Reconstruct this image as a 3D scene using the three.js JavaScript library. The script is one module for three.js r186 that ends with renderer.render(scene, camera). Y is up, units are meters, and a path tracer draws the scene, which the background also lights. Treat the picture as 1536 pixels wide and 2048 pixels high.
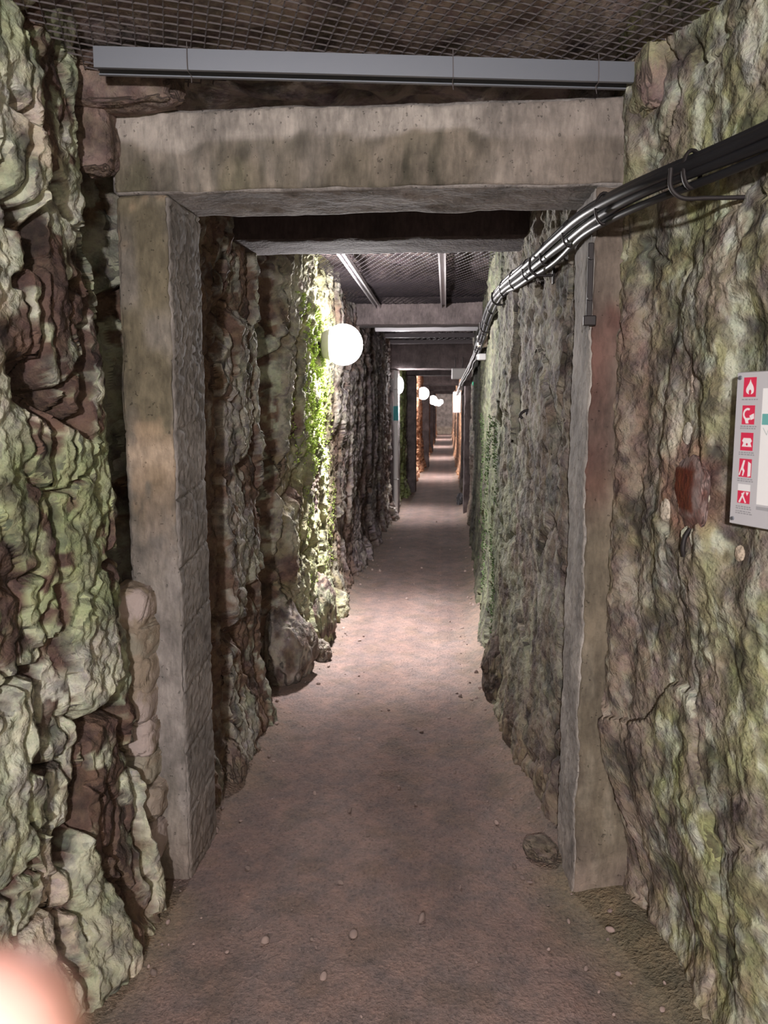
import * as THREE from 'three';
import { mergeGeometries, mergeVertices } from 'three/addons/utils/BufferGeometryUtils.js';
import { RoundedBoxGeometry } from 'three/addons/geometries/RoundedBoxGeometry.js';
import { MarchingCubes } from 'three/addons/objects/MarchingCubes.js';

// ---------------------------------------------------------------- camera, light, exposure
// The tunnel runs along -z; D below is the distance down the tunnel (z = -D). Floor y = 0.
const scene = new THREE.Scene();
scene.background = new THREE.Color(0, 0, 0);
const renderer = new THREE.WebGLRenderer({ antialias: true });
renderer.toneMapping = THREE.LinearToneMapping;
renderer.toneMappingExposure = 1.0;
renderer.shadowMap.enabled = true;
const F_PX = 1600;
const camera = new THREE.PerspectiveCamera(2 * Math.atan(1024 / F_PX) * 180 / Math.PI, 1536 / 2048, 0.01, 100);
const PITCH = Math.atan(0.1306), YAW = Math.atan(0.0781 * Math.cos(PITCH));
camera.rotation.order = 'YXZ';
camera.rotation.set(-PITCH, YAW, 0);
camera.position.set(0, 1.5, 0);
camera.focus = 2.6;
camera.userData.fStop = 8;
camera.updateMatrixWorld();

const LAMP_COLOR = new THREE.Color(1.0, 0.95, 0.955);
// [x, y, D, candela all round, candela of the downward cone]; the first one hangs behind the photographer
const LAMPS = [
  [-0.13, 1.89, -1.7, 38, 0],
  [-0.665, 1.90, 5.2, 13, 34],
  [-0.66, 1.81, 11.3, 7, 20],
  [-0.50, 1.80, 17.4, 9, 24],
  [-0.40, 1.72, 24.0, 9, 18],
  [-0.40, 1.70, 31.0, 9, 18],
  [-0.36, 1.70, 38.0, 14, 18],
  [-0.30, 1.80, 43.2, 11, 6],
];

// ---------------------------------------------------------------- noise
const fract = (x) => x - Math.floor(x);
function hash2(ix, iy, s = 0) {
  let h = (ix * 374761393 + iy * 668265263 + s * 982451653) | 0;
  h = Math.imul(h ^ (h >>> 13), 1274126177); h ^= h >>> 16;
  h = Math.imul(h, 2246822519); h ^= h >>> 13;
  return (h >>> 0) / 4294967296;
}
function hash3(ix, iy, iz, s = 0) { return hash2(ix + iz * 7919, iy - iz * 104729, s); }
const sm = (t) => t * t * (3 - 2 * t);
function n2(x, y, s = 0) {
  const ix = Math.floor(x), iy = Math.floor(y), fx = sm(x - ix), fy = sm(y - iy);
  const a = hash2(ix, iy, s), b = hash2(ix + 1, iy, s), c = hash2(ix, iy + 1, s), d = hash2(ix + 1, iy + 1, s);
  return a + (b - a) * fx + (c - a) * fy + (a - b - c + d) * fx * fy;
}
function n3(x, y, z, s = 0) {
  const ix = Math.floor(x), iy = Math.floor(y), iz = Math.floor(z), fx = sm(x - ix), fy = sm(y - iy), fz = sm(z - iz);
  const L = (a, b, t) => a + (b - a) * t, h = (i, j, k) => hash3(ix + i, iy + j, iz + k, s);
  return L(L(L(h(0, 0, 0), h(1, 0, 0), fx), L(h(0, 1, 0), h(1, 1, 0), fx), fy), L(L(h(0, 0, 1), h(1, 0, 1), fx), L(h(0, 1, 1), h(1, 1, 1), fx), fy), fz);
}
function fbm(x, y, o = 4, s = 0) { let v = 0, a = 0.5, t = 0; for (let i = 0; i < o; i++) { v += a * n2(x, y, s + i * 17); t += a; a *= 0.5; x *= 2.03; y *= 2.03; } return v / t; }
function fbm3(x, y, z, o = 3, s = 0) { let v = 0, a = 0.5, t = 0; for (let i = 0; i < o; i++) { v += a * n3(x, y, z, s + i * 17); t += a; a *= 0.5; x *= 2.03; y *= 2.03; z *= 2.03; } return v / t; }
const clamp = (v, a = 0, b = 1) => Math.min(b, Math.max(a, v));
const sstep = (a, b, v) => sm(clamp((v - a) / (b - a)));
const lerp = (a, b, t) => a + (b - a) * t;
function rng(seed) { let s = seed >>> 0; return () => { s = (s + 0x6D2B79F5) | 0; let t = Math.imul(s ^ (s >>> 15), 1 | s); t = (t + Math.imul(t ^ (t >>> 7), 61 | t)) ^ t; return ((t ^ (t >>> 14)) >>> 0) / 4294967296; }; }
const W = { f1: 0, f2: 0, ix: 0, iy: 0, cx: 0, cy: 0, r: 0 };
function worley(x, y, s) {
  const ix = Math.floor(x), iy = Math.floor(y); let f1 = 9, f2 = 9;
  for (let j = -1; j <= 1; j++) for (let i = -1; i <= 1; i++) {
    const a = ix + i, b = iy + j, px = a + 0.12 + 0.76 * hash2(a, b, s), py = b + 0.12 + 0.76 * hash2(a, b, s + 5);
    const d = Math.hypot(px - x, py - y);
    if (d < f1) { f2 = f1; f1 = d; W.ix = a; W.iy = b; W.cx = px; W.cy = py; } else if (d < f2) f2 = d;
  }
  W.f1 = f1; W.f2 = f2; W.r = hash2(W.ix, W.iy, s + 9); return W;
}
function curve(pts) { return (d) => { if (d <= pts[0][0]) return pts[0][1]; for (let i = 1; i < pts.length; i++) if (d <= pts[i][0]) { const [a, u] = pts[i - 1], [b, v] = pts[i]; return lerp(u, v, sm((d - a) / (b - a))); } return pts[pts.length - 1][1]; }; }

// ---------------------------------------------------------------- textures (computed)
function tileNoise(size, base, oct, seed, stretch = 1) {          // tileable value noise, 0..1
  const out = new Float32Array(size * size);
  let amp = 1, tot = 0;
  for (let o = 0; o < oct; o++) {
    const px = base << o, py = Math.max(1, Math.round(px / stretch));
    for (let y = 0; y < size; y++) {
      const v = y / size * py, iy = Math.floor(v), fy = sm(v - iy), y0 = iy % py, y1 = (iy + 1) % py;
      for (let x = 0; x < size; x++) {
        const u = x / size * px, ix = Math.floor(u), fx = sm(u - ix), x0 = ix % px, x1 = (ix + 1) % px;
        const a = hash2(x0, y0, seed + o), b = hash2(x1, y0, seed + o), c = hash2(x0, y1, seed + o), d = hash2(x1, y1, seed + o);
        out[y * size + x] += amp * (a + (b - a) * fx + (c - a) * fy + (a - b - c + d) * fx * fy);
      }
    }
    tot += amp; amp *= 0.62;
  }
  for (let i = 0; i < out.length; i++) out[i] /= tot;
  return out;
}
function dataTex(size, fn, srgb) {
  const d = new Uint8Array(size * size * 4);
  for (let i = 0; i < size * size; i++) { const c = fn(i); d[i * 4] = c[0] * 255; d[i * 4 + 1] = c[1] * 255; d[i * 4 + 2] = c[2] * 255; d[i * 4 + 3] = 255; }
  const t = new THREE.DataTexture(d, size, size);
  t.wrapS = t.wrapT = THREE.RepeatWrapping; t.magFilter = THREE.LinearFilter; t.minFilter = THREE.LinearMipmapLinearFilter; t.generateMipmaps = true;
  if (srgb) t.colorSpace = THREE.SRGBColorSpace; t.needsUpdate = true; return t;
}
const TS = 1024;
const rn1 = tileNoise(TS, 8, 7, 11), rn2 = tileNoise(TS, 16, 6, 41), rn3 = tileNoise(TS, 24, 5, 71);
const rockMap = dataTex(TS, (i) => { const v = clamp(0.84 + (rn1[i] - 0.5) * 1.0 + (rn2[i] - 0.5) * 0.6), g = (rn2[i] - 0.5) * 0.13, r = (rn3[i] - 0.5) * 0.10; return [clamp(v + r), clamp(v + g * 0.6), clamp(v - g - Math.abs(r) * 0.3)]; }, true);
const rockBump = dataTex(TS, (i) => { const v = clamp(0.5 + (rn1[i] - 0.5) * 1.5 + (rn3[i] - 0.5) * 0.9); return [v, v, v]; });
const cn1 = tileNoise(TS, 6, 7, 111), cn2 = tileNoise(TS, 90, 3, 141, 4), cn3 = tileNoise(TS, 64, 4, 171);
const concreteMap = dataTex(TS, (i) => { const v = clamp(0.86 + (cn1[i] - 0.5) * 0.6 + (cn2[i] - 0.5) * 0.25 - (cn3[i] > 0.78 ? 0.15 : 0)); return [v, clamp(v * 0.99), clamp(v * 0.98)]; }, true);
const concreteBump = dataTex(TS, (i) => { const v = clamp(0.6 + (cn1[i] - 0.5) * 0.7 + (cn3[i] - 0.5) * 0.5 - (cn3[i] > 0.78 ? 0.4 : 0)); return [v, v, v]; });
const dn1 = tileNoise(TS, 10, 6, 211), dn2 = tileNoise(TS, 70, 4, 241);
const dirtMap = dataTex(TS, (i) => { const p = dn2[i] < 0.28 ? -0.08 : dn2[i] > 0.76 ? 0.06 : 0, v = clamp(0.86 + (dn1[i] - 0.5) * 0.22 + (dn2[i] - 0.5) * 0.25 + p), w = (dn1[i] - 0.5) * 0.10; return [clamp(v + w), v, clamp(v - w * 0.7)]; }, true);
const dirtBump = dataTex(TS, (i) => { const v = clamp(0.5 + (dn1[i] - 0.5) * 0.6 + (dn2[i] - 0.5) * 0.9); return [v, v, v]; });

// ---------------------------------------------------------------- materials
const M = {
  rock: new THREE.MeshStandardMaterial({ vertexColors: true, map: rockMap, bumpMap: rockBump, bumpScale: 0.012, roughness: 0.93 }),
  concrete: new THREE.MeshStandardMaterial({ vertexColors: true, map: concreteMap, bumpMap: concreteBump, bumpScale: 0.006, roughness: 0.9 }),
  dirt: new THREE.MeshStandardMaterial({ vertexColors: true, map: dirtMap, bumpMap: dirtBump, bumpScale: 0.009, roughness: 0.95 }),
  stone: new THREE.MeshStandardMaterial({ vertexColors: true, bumpMap: rockBump, bumpScale: 0.006, roughness: 0.9 }),
  wire: new THREE.MeshStandardMaterial({ color: new THREE.Color().setRGB(0.15, 0.13, 0.13), roughness: 0.6, metalness: 0.1 }),
  galv: new THREE.MeshStandardMaterial({ color: new THREE.Color().setRGB(0.25, 0.265, 0.30), roughness: 0.45, metalness: 0.6 }),
  galvLit: new THREE.MeshStandardMaterial({ color: new THREE.Color().setRGB(0.62, 0.60, 0.62), roughness: 0.35, metalness: 0.6 }),  // same galvanised rail where lamps catch it, brightness put into the colour
  galvShaded: new THREE.MeshStandardMaterial({ color: new THREE.Color().setRGB(0.10, 0.085, 0.09), roughness: 0.5, metalness: 0.5 }),  // same galvanised rail in the dim stretch, shade put into the colour
  wireShaded: new THREE.MeshStandardMaterial({ color: new THREE.Color().setRGB(0.022, 0.017, 0.02), roughness: 0.6 }),  // same wire beyond the roof beam, roof shade put into its colour
  cable: new THREE.MeshStandardMaterial({ color: new THREE.Color().setRGB(0.012, 0.012, 0.014), roughness: 0.44 }),
  darkIron: new THREE.MeshStandardMaterial({ color: new THREE.Color().setRGB(0.03, 0.025, 0.025), roughness: 0.6, metalness: 0.4 }),
  whitePlastic: new THREE.MeshStandardMaterial({ color: new THREE.Color().setRGB(0.72, 0.71, 0.70), roughness: 0.45 }),
  greyPlastic: new THREE.MeshStandardMaterial({ color: new THREE.Color().setRGB(0.35, 0.34, 0.34), roughness: 0.5 }),
  beige: new THREE.MeshStandardMaterial({ color: new THREE.Color().setRGB(0.62, 0.52, 0.42), roughness: 0.5 }),
  teal: new THREE.MeshStandardMaterial({ color: new THREE.Color().setRGB(0.05, 0.33, 0.36), roughness: 0.6 }),
  green: new THREE.MeshStandardMaterial({ color: new THREE.Color().setRGB(0.03, 0.40, 0.22), roughness: 0.3, emissive: new THREE.Color().setRGB(0.02, 0.35, 0.18) }),
  moss: new THREE.MeshStandardMaterial({ color: new THREE.Color().setRGB(0.36, 0.46, 0.11), roughness: 0.9, side: THREE.DoubleSide }),
  mossDark: new THREE.MeshStandardMaterial({ color: new THREE.Color().setRGB(0.085, 0.135, 0.05), roughness: 0.95, side: THREE.DoubleSide }),
  skin: new THREE.MeshPhysicalMaterial({ color: new THREE.Color().setRGB(0.78, 0.42, 0.36), roughness: 0.5, sheen: 0.3 }),
  nail: new THREE.MeshPhysicalMaterial({ color: new THREE.Color().setRGB(0.80, 0.50, 0.45), roughness: 0.25, clearcoat: 0.5 }),
};

// ---------------------------------------------------------------- naming helpers
const used = {};
function numbered(name) { used[name] = (used[name] ?? -1) + 1; return used[name] ? `${name}_${String(used[name]).padStart(3, '0')}` : name; }
function tag(o, label, category, group, kind) {
  Object.assign(o.userData, { label, category });
  if (group) o.userData.group = group;
  if (kind) o.userData.kind = kind;
  return o;
}
function mesh(name, geo, mat, parent) {
  const m = new THREE.Mesh(geo, mat); m.name = numbered(name); m.castShadow = m.receiveShadow = true; parent.add(m); return m;
}
function group(name, pos = [0, 0, 0], ry = 0) { const g = new THREE.Group(); g.name = numbered(name); g.position.set(...pos); g.rotation.y = ry; scene.add(g); return g; }
function flat(geos) { return mergeGeometries(geos.map((g) => { const q = g.index ? g.toNonIndexed() : g; for (const k of Object.keys(q.attributes)) if (!['position', 'normal', 'uv', 'color'].includes(k)) q.deleteAttribute(k); return q; })); }

// ---------------------------------------------------------------- rock walls
// inner face of each wall as a function of D (x), measured from the photograph
const baseL = curve([[-6, -0.92], [0.8, -1.06], [1.4, -1.02], [1.75, -0.975], [2.0, -0.925], [2.14, -0.915], [2.24, -0.96], [2.34, -1.08], [2.5, -1.12], [2.68, -0.94], [3.1, -0.88], [3.6, -0.87], [3.75, -0.93], [3.95, -1.10], [4.12, -1.06], [4.32, -0.86], [5, -0.825], [6, -0.82], [7, -0.83], [9.7, -0.80], [10.9, -0.76], [11.3, -0.82], [12.2, -0.74], [13.8, -0.70], [17, -0.66], [20, -0.58], [30, -0.58], [50, -0.6]]);
const baseR = curve([[-6, 0.9], [0.9, 0.9], [1.3, 0.83], [1.55, 0.72], [1.72, 0.645], [1.95, 0.60], [2.2, 0.53], [2.31, 0.475], [2.42, 0.46], [2.55, 0.52], [2.64, 0.50], [2.78, 0.40], [3.2, 0.36], [3.6, 0.325], [4.05, 0.285], [4.4, 0.285], [5, 0.29], [6.5, 0.295], [8, 0.33], [10, 0.345], [11, 0.34], [12, 0.33], [15, 0.31], [21, 0.30], [50, 0.36]]);

function cellBlocks(d, y, o) {                                     // broken rock: blocks of two sizes with clefts between them
  const wx = d + o.warp * (fbm(d * 4.5, y * 3, 3, o.s) - 0.5) + 0.25 * o.warp * (n2(d * 26, y * 20, o.s + 2) - 0.5), wy = y + o.warp * 1.6 * (fbm(d * 4, y * 4, 3, o.s + 31) - 0.5);
  const A = worley(wx / o.ax, wy / o.ay, o.s + 60);
  const e = A.f2 - A.f1, rA = A.r, ida = A.ix * 1000 + A.iy;
  const tilt = (wx / o.ax - A.cx) * (hash2(A.ix, A.iy, o.s + 3) - 0.5) + (wy / o.ay - A.cy) * (hash2(A.ix, A.iy, o.s + 4) - 0.5) * 1.2;
  const cleft = sstep(o.cw, 0.01, e) * sstep(0.36, 0.58, n2(d * 3.1, y * 2.2, o.s + 7));
  let h = (rA - 0.5) * o.ha + tilt * o.tilt - cleft * o.ca;
  const B = worley(wx / o.bx + 3.7, wy / o.by, o.s + 80), eb = B.f2 - B.f1;
  const cleftB = sstep(0.05 + 0.26 * n2(d * 11, y * 6, o.s + 18), 0.01, eb) * sstep(0.46, 0.64, n2(d * 8, y * 3.5, o.s + 8));
  h += (B.r - 0.5) * o.hb - cleftB * o.cb;
  h += (fbm(d * 22, y * 18, 4, o.s + 9) - 0.5) * o.f + (fbm(d * 60, y * 52, 2, o.s + 13) - 0.5) * o.f * 0.28;
  if (o.n) { const N = worley(d / 0.034 + 0.5 * fbm(d * 20, y * 20, 2, o.s + 21), y / 0.046, o.s + 90); h += o.n * (0.5 - N.f1) * (0.4 + 1.2 * n2(d * 9, y * 7, o.s + 22)); }
  return { h, id: ida, rA, rB: B.r, cleft, cleftB, e };
}
const ROUGH_L = { warp: 0.10, ax: 0.19, ay: 0.52, ha: 0.042, tilt: 0.030, cw: 0.20, ca: 0.10, bx: 0.080, by: 0.22, hb: 0.016, cb: 0.055, f: 0.038, n: 0.010, s: 100 };
const ROUGH_L2 = { warp: 0.10, ax: 0.24, ay: 0.62, ha: 0.065, tilt: 0.04, cw: 0.18, ca: 0.07, bx: 0.085, by: 0.26, hb: 0.024, cb: 0.022, f: 0.042, n: 0.010, s: 200 };
const ROUGH_L3 = { warp: 0.2, ax: 0.34, ay: 1.0, ha: 0.07, tilt: 0.05, cw: 0.2, ca: 0.05, bx: 0.10, by: 0.22, hb: 0.018, cb: 0.012, f: 0.045, s: 300 };
const ROUGH_R = { warp: 0.22, ax: 0.46, ay: 0.60, ha: 0.022, tilt: 0.02, cw: 0.05, ca: 0.010, bx: 0.12, by: 0.18, hb: 0.002, cb: 0.0, f: 0.020, n: 0.006, s: 400 };
const ROUGH_R2 = { warp: 0.18, ax: 0.40, ay: 0.7, ha: 0.035, tilt: 0.025, cw: 0.10, ca: 0.02, bx: 0.11, by: 0.24, hb: 0.006, cb: 0.002, f: 0.026, n: 0.006, s: 500 };
const mix3 = (a, b, t) => [lerp(a[0], b[0], t), lerp(a[1], b[1], t), lerp(a[2], b[2], t)];
const C = { greyGreen: [0.42, 0.44, 0.32], pale: [0.62, 0.62, 0.51], green: [0.36, 0.41, 0.21], brown: [0.17, 0.105, 0.08], umber: [0.10, 0.066, 0.056], tan: [0.42, 0.31, 0.22], grey: [0.38, 0.34, 0.31], purple: [0.30, 0.24, 0.25], orange: [0.62, 0.30, 0.14], red: [0.24, 0.05, 0.04], olive: [0.27, 0.25, 0.10] };

function sampleLeft(d, y) {
  const wN = 1 - sstep(2.35, 2.6, d), wF = sstep(5.6, 7.5, d);
  const c = d < 2.5 ? cellBlocks(d, y, ROUGH_L) : d < 6.4 ? cellBlocks(d, y, ROUGH_L2) : cellBlocks(d, y, ROUGH_L3);
  let h = c.h;
  h += 0.05 * (fbm(d * 1.3, y * 1.1, 2, 900) - 0.5);
  const top = sstep(1.3, 2.3, y);
  if (d < 2.5) h -= 0.05 * top * sstep(1.8, 2.2, d) + 0.03 * (y - 1.0);
  h += 0.07 * sstep(0.35, 0, y) * (1 - sstep(2.0, 2.5, d) * (1 - sstep(2.6, 2.8, d)));
  let x = baseL(d) + h;
  if (d > 2.28 && d < 2.66) x = Math.min(x, -1.0);                // kept clear of the concrete post
  if (d > 11.1 && d < 11.6) x = Math.min(x, -0.75);
  // colours
  const k = n2(d * 2.3, y * 1.7, 910), k2 = fbm(d * 6, y * 5, 3, 920), k3 = n2(d * 14, y * 11, 930);
  let col;
  if (wN > 0.5) {
    const m = sstep(0.40, 0.56, 0.565 + (c.rA - 0.42) * 0.55 + (c.rB - 0.5) * 0.35 + (k2 - 0.5) * 0.9 + (k3 - 0.5) * 0.25 - c.cleft * 0.8 - c.cleftB * 0.45);
    const mossy = mix3(mix3(C.greyGreen, C.pale, sstep(0.45, 0.7, k3 * 0.5 + k2 * 0.6)), C.green, 0.75 * sstep(0.52, 0.72, k) );
    col = mix3(mix3(C.brown, C.umber, k3), mossy, m);
    const spk = n2(d * 70, y * 60, 933); col = col.map((v) => v * (0.78 + 0.44 * spk)); const lo = sstep(0.45, 0.0, y) * 0.5; col = mix3(col, C.tan, lo * k2);
    const pinkish = sstep(0.74, 0.8, n2(d * 5.2, y * 4.7, 940)) * m; col = mix3(col, [0.62, 0.50, 0.42], pinkish * 0.7);
  } else if (d < 4.25) {
    const m = sstep(0.45, 0.62, 0.44 + (c.rA - 0.5) * 0.6 + (c.rB - 0.5) * 0.3 + (k2 - 0.5) * 0.9 - c.cleft * 0.7 - c.cleftB * 0.4 + 0.12 * top);
    col = mix3(mix3(C.brown, [0.20, 0.13, 0.09], k3), mix3(C.grey, C.greyGreen, k), m);
  } else {
    const m = sstep(0.35, 0.6, 0.5 + (c.rA - 0.5) * 0.5 + (k2 - 0.5) * 0.9 - c.cleft * 0.6);
    col = mix3(mix3(C.brown, [0.2, 0.14, 0.12], k3), mix3(C.grey, C.purple, sstep(5.8, 7, d) * k), m);
    const g = Math.exp(-Math.pow((d - 5.1) / 0.75, 2)) * sstep(0.3, 0.55, k2 + 0.12); col = mix3(col, [0.36, 0.38, 0.17], g * 0.75);
    const g2 = sstep(11.8, 12.4, d) * (1 - sstep(13.6, 14, d)); col = mix3(col, [0.30, 0.36, 0.14], g2 * sstep(0.3, 0.6, k2 + 0.1));
    const o = sstep(15, 15.6, d) * (0.55 + 0.45 * k2); col = mix3(col, C.orange, o * 0.8);
    const wh = sstep(8.8, 9.4, d) * (1 - sstep(10.8, 11.1, d)) * sstep(1.5, 1.0, y) * sstep(0.56, 0.66, k2); col = mix3(col, [0.62, 0.56, 0.48], wh);
  }
  return { x, id: c.id, col };
}
function sampleRight(d, y) {
  const c = d < 2.5 ? cellBlocks(d, y, ROUGH_R) : cellBlocks(d, y, ROUGH_R2);
  let h = c.h + 0.05 * (fbm(d * 1.5 + 9, y * 1.3, 2, 950) - 0.5);
  if (d < 2.6) h -= 0.10 * sstep(0.55, 0.05, y) * sstep(1.5, 2.1, d) - 0.03 * sstep(0.2, 0, y);
  else h += 0.05 * sstep(0.4, 0, y) * (0.4 + 0.8 * n2(d * 3, 1, 77));
  // the long rounded lip that runs down from the cables past the broken nodule
  if (d < 2.5) { const lip = 2.06 + 0.16 * (1.6 - y) - 0.22 * Math.pow(1.6 - y, 2); h += 0.028 * sstep(0.05, -0.02, d - lip) * sstep(0.9, 1.2, y) * sstep(2.0, 1.75, y); }
  // hollow around the nodule
  const q = Math.hypot((d - 1.95) / 0.15, (y - 1.315) / 0.13);
  let x = baseR(d) - h;
  if (d > 2.3 && d < 2.68) x = Math.max(x, 0.425 + 0.03 * n2(y * 5, 3, 41));
  if (d > 10.9 && d < 11.7) x = Math.max(x, 0.46);
  const flatFor = sstep(1.88, 1.74, d) * sstep(1.06, 1.2, y) * sstep(1.80, 1.64, y); x = lerp(x, Math.max(x, baseR(d) + 0.004), flatFor);
  const k = n2(d * 2.1, y * 1.9, 960), k2 = fbm(d * 7, y * 5, 3, 970), k3 = n2(d * 30, y * 17, 980);
  let col;
  if (d < 2.5) {
    const s1 = fbm(d * 26, y * 15, 3, 981), s2 = fbm(d * 40 + 3, y * 24, 2, 982);
    col = mix3([0.34, 0.29, 0.235], mix3([0.38, 0.365, 0.23], [0.32, 0.335, 0.16], k), sstep(0.36, 0.56, k2 + (k - 0.5) * 0.35));
    col = mix3(col, [0.58, 0.60, 0.49], sstep(0.48, 0.64, s1 + (k2 - 0.5) * 0.3) * 0.8);
    col = mix3(col, [0.17, 0.15, 0.09], sstep(0.54, 0.68, s2) * 0.7);
    col = mix3(col, C.tan, sstep(0.5, 0.05, y) * sstep(0.42, 0.6, k2) * 0.6);
    { const st = sstep(0.10, 0.02, Math.abs(d - 2.27 - 0.06 * (n2(y * 7, 2, 43) - 0.5))) * sstep(1.12, 1.3, y) * sstep(1.88, 1.70, y); col = mix3(col, [0.15, 0.04, 0.032], st * (0.25 + 0.6 * k3)); }
    col = mix3(col, [0.30, 0.22, 0.18], sstep(2.02, 2.2, d) * sstep(2.1, 1.6, y) * 0.6);
    col = mix3(col, [0.33, 0.16, 0.13], 0.9 * sstep(1.25, 0.7, q) * (0.6 + 0.4 * k3));
    // pale lime crust above and beside the nodule
    const crust = sstep(0.03, 0.012, Math.abs(d - (2.045 - 0.25 * (y - 1.38)))) * sstep(1.36, 1.40, y) * sstep(1.60, 1.5, y); col = mix3(col, [0.62, 0.57, 0.48], crust * (0.5 + 0.5 * k3));
  } else {
    const m = sstep(0.38, 0.6, k2 + (k - 0.5) * 0.3);
    col = mix3([0.25, 0.20, 0.16], mix3(C.grey, [0.34, 0.33, 0.24], k), m);
    col = mix3(col, [0.50, 0.47, 0.40], sstep(4.0, 3.2, d) * sstep(0.5, 1.0, y) * sstep(0.38, 0.58, fbm(d * 9, y * 5, 3, 986)) * 0.75);
    const gr = Math.exp(-Math.pow((d - 5.4) / 1.3, 2)) * sstep(1.9, 1.0, y) * sstep(0.35, 0.6, k2 + 0.08); col = mix3(col, [0.16, 0.24, 0.09], gr * 0.85);
    col = mix3(col, [0.22, 0.14, 0.09], sstep(0.5, 0.15, y) * sstep(0.35, 0.6, k2) * 0.7);
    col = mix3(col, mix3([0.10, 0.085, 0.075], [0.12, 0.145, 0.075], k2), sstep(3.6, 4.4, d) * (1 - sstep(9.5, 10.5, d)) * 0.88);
    col = mix3(col, C.orange, sstep(14.5, 16, d) * 0.75 * (0.6 + 0.4 * k2));
  }
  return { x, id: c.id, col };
}
function lines(segs) { const o = []; for (const [a, b, st] of segs) { const n = Math.max(1, Math.round((b - a) / st)); for (let i = 0; i < n; i++) o.push(a + (b - a) * i / n); } o.push(segs[segs.length - 1][1]); return o; }
function gridNormals(pos, nu, nv, flip) {
  const nrm = new Float32Array(pos.length), a = new THREE.Vector3(), b = new THREE.Vector3();
  const P = (i, j, k) => pos[(i * nv + j) * 3 + k];
  for (let i = 0; i < nu; i++) for (let j = 0; j < nv; j++) {
    const i0 = Math.max(0, i - 1), i1 = Math.min(nu - 1, i + 1), j0 = Math.max(0, j - 1), j1 = Math.min(nv - 1, j + 1);
    a.set(P(i1, j, 0) - P(i0, j, 0), P(i1, j, 1) - P(i0, j, 1), P(i1, j, 2) - P(i0, j, 2));
    b.set(P(i, j1, 0) - P(i, j0, 0), P(i, j1, 1) - P(i, j0, 1), P(i, j1, 2) - P(i, j0, 2));
    a.cross(b).normalize(); if (flip) a.negate();
    const q = (i * nv + j) * 3; nrm[q] = a.x; nrm[q + 1] = a.y; nrm[q + 2] = a.z;
  }
  return nrm;
}
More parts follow.
